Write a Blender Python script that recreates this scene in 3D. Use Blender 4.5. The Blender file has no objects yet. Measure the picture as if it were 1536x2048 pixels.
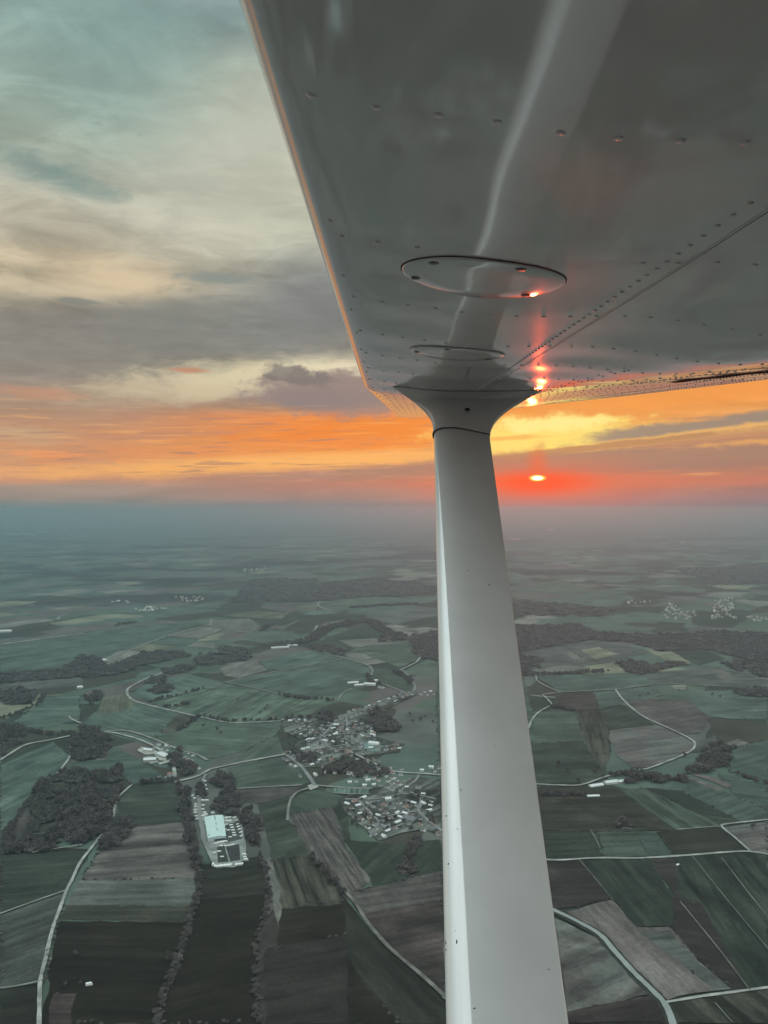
import bpy, bmesh, math, random
import numpy as np
from mathutils import Vector, Matrix, noise as mnoise
random.seed(7)
rng = np.random.default_rng(11)
S = bpy.context.scene
COL = S.collection
R = math.radians

# ---------------------------------------------------------------- camera
H = 550.0                      # height above the fields (m)
F = 1538.0                     # focal length in pixels of a 1536 x 2048 frame
HV = 1018.0                     # row of the true horizontal
PITCH = math.atan((1024 - HV) / F)
CAM = Vector((0, 0, H))
RM = Matrix.Rotation(math.pi / 2 - PITCH, 3, 'X')
cd = bpy.data.cameras.new('camera')
cd.sensor_fit = 'VERTICAL'; cd.sensor_height = 24.0; cd.lens = F * 24.0 / 2048
cd.clip_start = 0.02; cd.clip_end = 150000
cam = bpy.data.objects.new('camera', cd); COL.objects.link(cam)
cam.location = CAM; cam.rotation_euler = (math.pi / 2 - PITCH, 0, 0)
S.camera = cam

def ray(u, v):
    return RM @ Vector(((u - 768) / F, (1024 - v) / F, -1.0))
def near(u, v, s):             # point at depth s along the view
    return CAM + ray(u, v) * s
def gp(u, v, z=0.0):           # point of the ground seen at a pixel
    d = ray(u, max(v, HV + 11.5)); t = (z - H) / d.z
    p = CAM + d * t
    return Vector((p.x, p.y, z))
def ang(u, v):
    d = ray(u, v).normalized()
    return math.atan2(d.x, d.y), math.asin(d.z)

# ---------------------------------------------------------------- render / colour
S.render.engine = 'CYCLES'
S.cycles.use_denoising = True
S.cycles.max_bounces = 7; S.cycles.diffuse_bounces = 2; S.cycles.glossy_bounces = 4
S.cycles.volume_bounces = 2; S.cycles.transparent_max_bounces = 16
S.cycles.sample_clamp_indirect = 6.0
S.view_settings.view_transform = 'Standard'; S.view_settings.look = 'None'
S.view_settings.exposure = 0.0; S.view_settings.gamma = 1.0

def lin(c):
    return tuple(((x / 255) / 12.92 if x / 255 <= 0.04045 else ((x / 255 + 0.055) / 1.055) ** 2.4) for x in c[:3])

# ---------------------------------------------------------------- node helper
class NG:
    def __init__(self, tree): self.t = tree; self.n = tree.nodes; self.l = tree.links
    def node(self, typ, **kw):
        n = self.n.new(typ)
        for k, v in kw.items(): setattr(n, k, v)
        return n
    def put(self, sock, v):
        if isinstance(v, bpy.types.NodeSocket): self.l.new(v, sock)
        elif v is not None:
            if sock.type == 'RGBA' and len(v) == 3: v = (*v, 1)
            sock.default_value = v
    def m(self, op, a, b=None, c=None, clamp=False):
        n = self.node('ShaderNodeMath', operation=op, use_clamp=clamp)
        self.put(n.inputs[0], a)
        if b is not None: self.put(n.inputs[1], b)
        if c is not None: self.put(n.inputs[2], c)
        return n.outputs[0]
    def add(self, a, b): return self.m('ADD', a, b)
    def sub(self, a, b): return self.m('SUBTRACT', a, b)
    def mul(self, a, b): return self.m('MULTIPLY', a, b)
    def sstep(self, x, a, b, lo=0.0, hi=1.0):
        n = self.node('ShaderNodeMapRange', interpolation_type='SMOOTHSTEP')
        self.put(n.inputs['Value'], x)
        for k, v in (('From Min', a), ('From Max', b), ('To Min', lo), ('To Max', hi)): self.put(n.inputs[k], v)
        return n.outputs[0]
    def comb(self, x, y, z):
        n = self.node('ShaderNodeCombineXYZ')
        for i, v in enumerate((x, y, z)): self.put(n.inputs[i], v)
        return n.outputs[0]
    def sep(self, v):
        n = self.node('ShaderNodeSeparateXYZ'); self.put(n.inputs[0], v); return n.outputs
    def noise(self, vec, scale=1.0, detail=4.0, rough=0.55, dist=0.0):
        n = self.node('ShaderNodeTexNoise')
        self.put(n.inputs['Vector'], vec); n.inputs['Scale'].default_value = scale
        n.inputs['Detail'].default_value = detail; n.inputs['Roughness'].default_value = rough
        n.inputs['Distortion'].default_value = dist
        return n.outputs[0]
    def mix(self, f, a, b, typ='MIX'):
        n = self.node('ShaderNodeMix', data_type='RGBA', blend_type=typ)
        self.put(n.inputs[0], f); self.put(n.inputs[6], a); self.put(n.inputs[7], b)
        return n.outputs[2]
    def ramp(self, x, stops, interp='LINEAR'):
        n = self.node('ShaderNodeValToRGB'); cr = n.color_ramp; cr.interpolation = interp
        while len(cr.elements) < len(stops): cr.elements.new(0.5)
        for e, (p, c) in zip(cr.elements, stops):
            e.position = p; e.color = (*c[:3], 1)
        self.put(n.inputs[0], x); return n.outputs[0]
    def vmul(self, v, s):
        n = self.node('ShaderNodeVectorMath', operation='MULTIPLY')
        self.put(n.inputs[0], v); self.put(n.inputs[1], s); return n.outputs[0]

# ---------------------------------------------------------------- sun and sky
SUN_A, SUN_E = ang(1075, 956)
w = bpy.data.worlds.new('World'); S.world = w; w.use_nodes = True
g = NG(w.node_tree); g.n.clear()
dirv = g.node('ShaderNodeTexCoord').outputs['Generated']
dx, dy, dz = g.sep(dirv)
A = g.m('ARCTAN2', dx, dy)
E = g.m('ARCSINE', g.m('MINIMUM', g.m('MAXIMUM', dz, -1.0), 1.0))
# position on a high, flat cloud deck: streaks crowd together towards the horizon
inv = g.m('DIVIDE', 1.0, g.add(g.m('MAXIMUM', dz, 0.0), 0.055))
deck = g.comb(g.mul(dx, inv), g.mul(dy, inv), 0.0)
n_big = g.noise(deck, 0.55, 6, 0.55)
n_mid = g.noise(g.vmul(deck, (0.8, 1.0, 1.0)), 1.7, 7, 0.6, 0.6)
n_fine = g.noise(g.comb(g.mul(A, 9.0), g.mul(E, 60.0), 0.3), 1.0, 7, 0.62, 0.4)
n_puff = g.noise(g.comb(g.mul(A, 40.0), g.mul(E, 75.0), 1.7), 1.0, 6, 0.6)
n_soft = g.noise(g.comb(g.mul(A, 3.4), g.mul(E, 7.0), 4.1), 1.0, 5, 0.55, 0.5)
n_rag = g.noise(g.comb(g.mul(A, 16.0), g.mul(E, 46.0), 7.7), 1.0, 10, 0.68, 0.5)
n_str = g.noise(g.comb(g.mul(g.sub(A, g.mul(E, 1.2)), 12.0), g.mul(g.sub(E, g.mul(A, 0.03)), 210.0), 2.2), 1.0, 7, 0.62, 0.3)
n_tex = g.noise(g.vmul(deck, (1.0, 1.25, 1.0)), 4.2, 9, 0.62, 0.8)
# the bands lean up towards the right and waver
wob = g.add(g.mul(g.sub(n_fine, 0.5), 0.016), g.mul(g.sub(n_soft, 0.5), g.sstep(E, 0.10, 0.35, 0.01, 0.12)))
lean = g.mul(g.sstep(E, 0.0, 0.10, 0.0, 1.0), g.mul(g.m('MINIMUM', g.m('MAXIMUM', A, -0.6), 0.6), 0.035))
EE = g.add(g.sub(E, lean), wob)

def band(rows):                                   # rows: (pixel row, sRGB)
    st = []
    for v, c in rows:
        e = math.atan((HV - v) / F)
        st.append(((e + 0.05) / 0.70, lin(c)))
    st.sort(key=lambda t: t[0])
    return st
BL = band([(-60, (150, 172, 168)), (30, (136, 164, 158)), (150, (150, 174, 166)), (290, (168, 184, 170)), (400, (180, 182, 166)),
           (480, (197, 190, 170)), (560, (212, 196, 166)), (600, (188, 178, 155)), (650, (146, 142, 132)), (720, (142, 136, 126)),
           (790, (165, 146, 128)), (835, (188, 146, 118)), (868, (212, 150, 108)), (905, (202, 150, 114)), (935, (224, 162, 116)), (956, (208, 150, 116)),
           (972, (170, 148, 134)), (992, (164, 144, 132)), (1006, (142, 140, 132)), (1015, (124, 136, 136))])
BC = band([(-60, (148, 168, 166)), (30, (140, 162, 160)), (200, (188, 198, 182)), (400, (196, 192, 172)), (500, (186, 186, 168)),
           (560, (162, 164, 154)), (630, (132, 133, 129)), (690, (150, 148, 138)), (735, (192, 184, 162)), (770, (166, 148, 138)), (805, (176, 138, 112)),
           (825, (236, 142, 78)), (870, (240, 144, 66)), (895, (250, 158, 76)), (918, (255, 182, 104)), (932, (214, 148, 110)), (945, (176, 134, 116)),
           (975, (180, 132, 118)), (996, (164, 132, 124)), (1008, (138, 130, 130)), (1016, (122, 128, 134))])
BR = band([(-60, (150, 168, 166)), (200, (178, 186, 174)), (500, (186, 180, 160)), (640, (150, 146, 136)), (720, (206, 158, 110)),
           (790, (238, 160, 88)), (830, (240, 146, 66)), (862, (232, 160, 92)), (890, (226, 160, 96)), (912, (186, 134, 104)), (925, (162, 126, 110)),
           (945, (164, 120, 108)), (958, (196, 124, 100)), (980, (180, 124, 112)), (1000, (156, 120, 124)), (1018, (128, 116, 128))])
fx = g.m('DIVIDE', g.add(EE, 0.05), 0.70, clamp=True)
left = g.ramp(fx, BL); mid = g.ramp(fx, BC); right = g.ramp(fx, BR)
a1, a2, a3 = ang(120, 900)[0], ang(640, 900)[0], ang(1150, 900)[0]
col = g.mix(g.sstep(A, a1, a2), left, mid)
col = g.mix(g.sstep(A, a2, a3), col, right)
# high cloud: brighter and darker patches of the deck
hi = g.sstep(E, 0.06, 0.22)
v1 = g.mul(g.sstep(n_mid, 0.36, 0.66, 0.78, 1.17), g.sstep(n_tex, 0.34, 0.66, 0.85, 1.12))
v2 = g.sstep(n_big, 0.35, 0.65, 0.88, 1.10)
var = g.add(1.0, g.mul(hi, g.sub(g.mul(v1, v2), 1.0)))
lo_var = g.add(1.0, g.mul(g.sub(n_fine, 0.5), g.sstep(E, 0.20, 0.03, 0.0, 0.5)))
vv = g.mul(var, lo_var)
col = g.mix(1.0, col, g.comb(vv, vv, vv), 'MULTIPLY')

def blob(u, v, ru, rv, tilt=0.0, warp=0.6, soft=0.35, nz=None, edge='both'):
    """soft ellipse around a direction, its outline broken up by cloud noise -> mask 0..1"""
    a0, e0 = ang(u, v)
    da = g.sub(A, a0); de = g.sub(g.sub(E, e0), g.mul(da, tilt))
    q = g.m('SQRT', g.add(g.m('POWER', g.m('DIVIDE', da, ru / F), 2.0), g.m('POWER', g.m('DIVIDE', de, rv / F), 2.0)))
    q = g.add(q, g.mul(g.sub(nz if nz is not None else n_rag, 0.5), warp * 2.6))
    return g.sstep(q, 1.0 + soft, 1.0 - soft)
def lay(mask, c, k=1.0):
    global col
    col = g.mix(g.mul(mask, k), col, lin(c))
# upper left sky
lay(blob(470, 330, 190, 120, 0.2, 0.5, 0.8, n_soft), (200, 202, 184), 0.55)
lay(blob(250, 90, 120, 130, 0.0, 0.6, 0.8, n_soft), (132, 158, 152), 0.5)
lay(blob(85, 335, 85, 20, -0.12, 1.0, 0.9), (118, 143, 138), 0.8)
lay(blob(150, 372, 60, 14, -0.1, 1.0, 0.9), (128, 152, 145), 0.6)
lay(blob(240, 565, 100, 32, 0.05, 0.8, 0.8), (226, 204, 170), 0.8)
lay(blob(40, 575, 120, 14, 0.0, 0.8, 0.8), (218, 202, 170), 0.6)
lay(blob(435, 557, 75, 11, 0.0, 1.0, 0.4), (138, 147, 140), 0.8)
lay(blob(155, 602, 36, 6, 0.0, 1.0, 0.4), (120, 128, 124), 0.7)
lay(blob(600, 620, 110, 70, 0.1, 0.7, 0.8, n_soft), (128, 130, 130), 0.65)
lay(blob(380, 625, 150, 28, 0.05, 1.0, 0.6), (132, 134, 128), 0.7)
lay(blob(120, 690, 230, 60, 0.0, 0.8, 0.8), (138, 134, 126), 0.6)
lay(blob(430, 672, 260, 34, 0.0, 1.0, 0.6), (128, 128, 124), 0.55)
puffs = g.mul(g.mul(g.sstep(E, 0.13, 0.19), g.sstep(E, 0.62, 0.40)), g.mul(g.sstep(n_rag, 0.55, 0.70), g.sstep(n_soft, 0.42, 0.58)))
lay(puffs, (126, 138, 134), 0.42)
# bright gap and the cloud bank with a puffy top
lay(blob(480, 755, 190, 30, 0.1, 0.9, 0.7), (226, 212, 176), 0.85)
lay(blob(660, 738, 120, 14, 0.0, 0.7, 0.6), (232, 220, 186), 0.9)
lay(blob(300, 785, 140, 20, 0.05, 1.0, 0.7), (206, 186, 154), 0.6)
lay(blob(720, 792, 215, 44, -0.05, 0.55, 0.22, n_puff), (152, 134, 128), 0.92)
lay(blob(590, 752, 66, 16, -0.15, 0.9, 0.3, n_puff), (126, 119, 115), 0.8)
lay(blob(640, 800, 110, 22, 0.0, 0.8, 0.7), (136, 124, 126), 0.5)
lay(blob(385, 741, 42, 6, 0.0, 1.2, 0.5), (196, 134, 104), 0.8)
lay(blob(70, 785, 90, 10, 0.0, 1.0, 0.6), (204, 146, 116), 0.6)
lay(blob(50, 868, 70, 14, 0.0, 1.0, 0.6), (202, 176, 140), 0.6)
lay(blob(90, 908, 60, 5, 0.0, 1.0, 0.5), (240, 160, 108), 0.8)
# orange blaze left of the strut and its pale floor
lay(blob(790, 864, 260, 36, 0.05, 0.9, 0.6), (246, 136, 52), 0.85)
lay(blob(430, 902, 260, 15, 0.07, 1.2, 0.7), (238, 146, 84), 0.55)
lay(blob(560, 926, 420, 15, 0.06, 0.7, 0.55), (255, 184, 104), 0.85)
lay(blob(260, 872, 200, 6, 0.06, 1.2, 0.5), (190, 138, 112), 0.5)
zone = g.mul(g.sstep(E, 0.028, 0.045), g.sstep(E, 0.15, 0.10))
lay(g.mul(zone, g.sstep(n_str, 0.53, 0.66)), (178, 134, 112), 0.68)
lay(g.mul(zone, g.sstep(n_str, 0.46, 0.33)), (255, 186, 110), 0.35)
# right of the strut: yellow furnace, blue grey bars, mauve bank
lay(blob(1300, 800, 330, 34, 0.10, 0.8, 0.8), (244, 158, 78), 0.75)
lay(blob(1080, 868, 185, 34, 0.02, 0.7, 0.4, n_puff), (255, 226, 120), 0.95)
lay(blob(1100, 848, 90, 14, 0.0, 0.9, 0.5, n_puff), (255, 240, 152), 0.8)
lay(blob(1020, 876, 60, 5, 0.05, 0.9, 0.5), (246, 178, 92), 0.8)
lay(blob(1420, 852, 215, 17, 0.09, 0.8, 0.35), (152, 136, 122), 0.95)
lay(blob(1300, 880, 260, 7, 0.10, 1.0, 0.5), (250, 188, 104), 0.8)
lay(blob(1200, 893, 230, 6, 0.09, 0.9, 0.4), (172, 126, 96), 0.8)
lay(blob(1480, 890, 120, 8, 0.08, 0.9, 0.4), (240, 172, 100), 0.7)
lay(blob(1240, 922, 420, 20, 0.03, 0.45, 0.3, n_puff), (166, 128, 110), 0.95)
lay(blob(1260, 936, 330, 9, 0.0, 0.6, 0.6), (160, 120, 112), 0.6)
# the low red glow round the sun
lay(blob(1150, 966, 400, 10, 0.0, 0.5, 0.9), (228, 112, 84), 0.4)
lay(blob(1075, 974, 170, 40, 0.0, 0.2, 0.95, n_soft), (240, 92, 70), 0.6)
lay(blob(1075, 966, 90, 20, 0.0, 0.2, 0.8, n_soft), (255, 58, 20), 0.9)
lay(blob(1075, 930, 16, 28, 0.0, 0.1, 0.9, n_soft), (238, 92, 60), 0.6)
# the rest of the sky: bright thin overcast overhead and behind
zen = g.sstep(E, 0.50, 1.15)
up_c = g.mix(g.sstep(n_mid, 0.35, 0.65), (1.76, 2.18, 2.18), (2.32, 2.76, 2.74))
col = g.mix(zen, col, up_c)
back = g.mul(g.sstep(dy, 0.45, -0.35), g.sstep(E, -0.02, 0.25, 0.55, 1.0))
back_c = g.mix(g.sstep(n_mid, 0.35, 0.65), (1.36, 1.62, 1.60), (1.86, 2.12, 2.10))
back_c = g.mix(g.sstep(E, 0.10, 0.75), g.mix(g.sstep(E, 0.02, 0.13), (0.62, 0.37, 0.24), (0.40, 0.335, 0.31)), back_c)
back_c = g.mix(g.sstep(dx, -0.35, -0.8), back_c, g.mix(1.0, back_c, (0.74, 0.74, 0.74), 'MULTIPLY'))
col = g.mix(back, col, back_c)
# sun disc, half hidden in the bank
a0, e0 = SUN_A, SUN_E
da = g.m('DIVIDE', g.sub(A, a0), 11.5 / F); de = g.m('DIVIDE', g.sub(E, e0), 4.4 / F)
qd = g.m('SQRT', g.add(g.m('POWER', da, 2.0), g.m('POWER', de, 2.0)))
qd = g.add(qd, g.mul(g.sub(n_puff, 0.5), 0.35))
col = g.mix(g.sstep(qd, 1.7, 0.9), col, (2.2, 0.75, 0.12))
col = g.mix(g.sstep(qd, 1.05, 0.75), col, (4.0, 3.2, 1.3))
sky = g.node('ShaderNodeTexSky', sky_type='NISHITA', sun_disc=False, sun_elevation=SUN_E, sun_rotation=SUN_A,
             altitude=550.0, air_density=1.0, dust_density=2.0)
clouds = g.mix(1.0, col, (10, 10, 10), 'MULTIPLY')
full = g.mix(0.97, sky.outputs[0], clouds)            # cloud covers nearly all of the clear sky
bg = g.node('ShaderNodeBackground'); g.put(bg.inputs[0], full); bg.inputs[1].default_value = 0.10
wo = g.node('ShaderNodeOutputWorld'); g.l.new(bg.outputs[0], wo.inputs['Surface'])
w.cycles.sampling_method = 'MANUAL'; w.cycles.sample_map_resolution = 1024

sl = bpy.data.lights.new('sun', 'SUN'); sl.energy = 0.44; sl.angle = R(0.5); sl.color = (1.0, 0.08, 0.02)
so = bpy.data.objects.new('sun', sl); COL.objects.link(so)
sd = Vector((math.sin(SUN_A) * math.cos(SUN_E), math.cos(SUN_A) * math.cos(SUN_E), math.sin(SUN_E)))
so.rotation_euler = sd.to_track_quat('Z', 'Y').to_euler(); so.location = (0, 0, 900)

# ---------------------------------------------------------------- object helpers
def mesh_obj(name, verts, faces, mat, parent=None, smooth=False, fmats=None):
    me = bpy.data.meshes.new(name)
    me.from_pydata([tuple(v) for v in verts], [], faces)
    for m_ in (mat if isinstance(mat, (list, tuple)) else [mat]): me.materials.append(m_)
    if fmats is not None: me.polygons.foreach_set('material_index', fmats)
    if smooth: me.polygons.foreach_set('use_smooth', [True] * len(me.polygons))
    me.update()
    o = bpy.data.objects.new(name, me); COL.objects.link(o)
    if parent: o.parent = parent
    return o
def tag(o, label, cat, group=None, kind=None):
    if label: o['label'] = label
    if cat: o['category'] = cat
    if group: o['group'] = group
    if kind: o['kind'] = kind
    return o
def struct(o, label=None):
    o['kind'] = 'structure'
    if label: o['label'] = label
    return o
def empty(name, loc, rz=0.0):
    o = bpy.data.objects.new(name, None); COL.objects.link(o)
    o.location = loc; o.rotation_euler = (0, 0, rz); o.empty_display_size = 0.5
    return o
def new_mat(name):
    m = bpy.data.materials.new(name); m.use_nodes = True
    gg = NG(m.node_tree); p = gg.n['Principled BSDF']
    return m, gg, p
def flat_mat(name, c, rough=0.9, spec=0.3, vary=0.12, scale=0.4):
    m, gg, p = new_mat(name)
    geo = gg.node('ShaderNodeNewGeometry')
    n = gg.noise(geo.outputs['Position'], scale, 4, 0.6)
    f = gg.sstep(n, 0.3, 0.7, 1 - vary, 1 + vary)
    gg.put(p.inputs['Base Color'], gg.mix(1.0, c, gg.comb(f, f, f), 'MULTIPLY'))
    p.inputs['Roughness'].default_value = rough
    p.inputs['Specular IOR Level'].default_value = spec
    return m

# ---------------------------------------------------------------- ground
PAL = {                                            # real albedos
    'green': (0.096, 0.127, 0.096), 'teal': (0.102, 0.138, 0.113), 'dkgreen': (0.048, 0.058, 0.044),
    'grey': (0.125, 0.130, 0.116), 'dark': (0.021, 0.017, 0.012), 'brown': (0.132, 0.116, 0.106), 'red': (0.066, 0.050, 0.046),
    'tan': (0.215, 0.205, 0.178), 'yellow': (0.225, 0.228, 0.160), 'pink': (0.170, 0.142, 0.132), 'umber': (0.050, 0.040, 0.036),
    'olive': (0.060, 0.058, 0.044),
}
PAL = {k: tuple(x * 0.68 for x in c) for k, c in PAL.items()}
gm, gg, p = new_mat('farmland')
geo = gg.node('ShaderNodeNewGeometry'); pos = geo.outputs['Position']
warp = gg.node('ShaderNodeVectorMath', operation='ADD')
nz = gg.node('ShaderNodeTexNoise'); gg.put(nz.inputs['Vector'], pos); nz.inputs['Scale'].default_value = 0.0011; nz.inputs['Detail'].default_value = 3
sub_ = gg.node('ShaderNodeVectorMath', operation='SUBTRACT'); gg.put(sub_.inputs[0], nz.outputs['Color']); sub_.inputs[1].default_value = (0.5, 0.5, 0.5)
gg.put(warp.inputs[0], pos); gg.put(warp.inputs[1], gg.vmul(sub_.outputs[0], (420, 420, 0)))
rot = gg.node('ShaderNodeVectorRotate', rotation_type='Z_AXIS'); gg.put(rot.inputs['Vector'], warp.outputs[0]); rot.inputs['Angle'].default_value = 0.5
vec = gg.vmul(rot.outputs[0], (1 / 190.0, 1 / 330.0, 0.0))
vor = gg.node('ShaderNodeTexVoronoi', feature='F1', distance='CHEBYCHEV'); gg.put(vor.inputs['Vector'], vec); vor.inputs['Scale'].default_value = 1.0
vor.inputs['Randomness'].default_value = 0.75
cell = gg.sep(vor.outputs['Color'])
fieldc = gg.ramp(cell[0], [(0.0, PAL['dkgreen']), (0.18, PAL['green']), (0.36, PAL['teal']), (0.50, PAL['olive']), (0.62, PAL['green']),
                           (0.72, PAL['grey']), (0.83, PAL['brown']), (0.90, PAL['tan']), (0.95, PAL['yellow'])], 'CONSTANT')
nn = gg.noise(pos, 0.006, 8, 0.62)
f = gg.sstep(nn, 0.3, 0.7, 0.72, 1.30)
fieldc = gg.mix(1.0, fieldc, gg.comb(f, f, f), 'MULTIPLY')
# far woods: dark masses lying on the plain
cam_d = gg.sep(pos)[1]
wv = gg.vmul(pos, (1 / 2100.0, 1 / 1150.0, 0.0))
wn = gg.noise(wv, 1.0, 7, 0.55, 0.5)
far = gg.sstep(cam_d, 3600.0, 5200.0)
wood = gg.mul(gg.sstep(wn, 0.545, 0.585), far)
hedge_n = gg.noise(gg.vmul(rot.outputs[0], (1 / 260.0, 1 / 90.0, 0.0)), 1.0, 5, 0.6, 1.0)
hedges = gg.mul(gg.sstep(hedge_n, 0.60, 0.68), gg.sstep(cam_d, 2000.0, 4000.0, 0.0, 0.8))
fieldc = gg.mix(gg.sstep(cam_d, 850.0, 450.0, 0.0, 0.8), fieldc, (0.078, 0.056, 0.052))   # unseen ground below and behind, browned so its bounce warms the wing underside
fieldc = gg.mix(hedges, fieldc, (0.022, 0.026, 0.022))
fieldc = gg.mix(wood, fieldc, (0.024, 0.021, 0.024))
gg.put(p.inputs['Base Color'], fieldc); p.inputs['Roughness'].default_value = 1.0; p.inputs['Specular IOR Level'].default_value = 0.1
EXT = 76000.0
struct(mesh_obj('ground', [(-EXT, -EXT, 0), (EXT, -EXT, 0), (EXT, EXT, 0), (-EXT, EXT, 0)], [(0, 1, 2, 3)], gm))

# ---------------------------------------------------------------- fields laid on the ground
def field_mat(name, c, ang_deg=0.0, stripe=0.0, width=12.0, mottle=0.25, c2=None):
    m, gg, p = new_mat(name)
    geo = gg.node('ShaderNodeNewGeometry'); pos = geo.outputs['Position']
    n1 = gg.noise(pos, 0.012, 7, 0.62, 0.4)
    n2 = gg.noise(pos, 0.16, 4, 0.6)
    rt = gg.node('ShaderNodeVectorRotate', rotation_type='Z_AXIS'); gg.put(rt.inputs['Vector'], pos); rt.inputs['Angle'].default_value = R(ang_deg)
    streak = gg.noise(gg.vmul(rt.outputs[0], (1 / width, 1 / 190.0, 0)), 1.0, 3, 0.6)
    f = gg.mul(gg.sstep(n1, 0.3, 0.7, 1 - mottle, 1 + mottle), gg.sstep(n2, 0.28, 0.72, 0.84, 1.16))
    f = gg.mul(f, gg.sstep(streak, 0.36, 0.64, 1 - 0.20 - stripe, 1 + 0.20 + stripe))
    n3 = gg.noise(gg.vmul(rt.outputs[0], (1 / 60.0, 1 / 260.0, 0)), 1.0, 6, 0.7, 0.8)
    f = gg.mul(f, gg.sstep(n3, 0.32, 0.68, 0.74, 1.28))
    tr_ = gg.m('FRACT', gg.add(gg.mul(gg.sep(rt.outputs[0])[0], 1 / 21.0), gg.mul(n1, 1.3)))
    f = gg.mul(f, gg.sstep(gg.m('ABSOLUTE', gg.sub(tr_, 0.5)), 0.03, 0.10, 0.86, 1.0))
    base = c
    if c2: base = gg.mix(gg.sstep(n1, 0.42, 0.60), c, c2)
    gg.put(p.inputs['Base Color'], gg.mix(1.0, base, gg.comb(f, f, f), 'MULTIPLY'))
    p.inputs['Roughness'].default_value = 1.0; p.inputs['Specular IOR Level'].default_value = 0.12
    return m
zlev = [0.30]
def rough_poly(pts, z, step=18.0, jit=2.6):
    out = []
    for i in range(len(pts)):
        a, b = pts[i], pts[(i + 1) % len(pts)]
        L = (b - a).length; n = max(1, min(40, int(L / step)))
        for k in range(n):
            q = a.lerp(b, k / n)
            j = jit if k else 0
            out.append(Vector((q.x + random.uniform(-j, j), q.y + random.uniform(-j, j), z)))
    return out
def field(px, kind, angle=None, stripe=0.0, width=12.0, mottle=0.25, c2=None, k=1.0):
    pts = [gp(u, v) for u, v in px]
    if angle is None:
        d = pts[1] - pts[0]; angle = math.degrees(math.atan2(d.x, d.y)) 
    c = tuple(x * k for x in PAL[kind])
    zlev[0] += 0.012
    poly = rough_poly(pts, zlev[0])
    m = field_mat('field_' + kind, c, angle, stripe, width, mottle, PAL[c2] if c2 else None)
    struct(mesh_obj('field', poly, [tuple(range(len(poly)))], m))
def stripe_angle(a, b):
    pa, pb = gp(*a), gp(*b); d = pb - pa
    return math.degrees(math.atan2(d.x, d.y))

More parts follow.
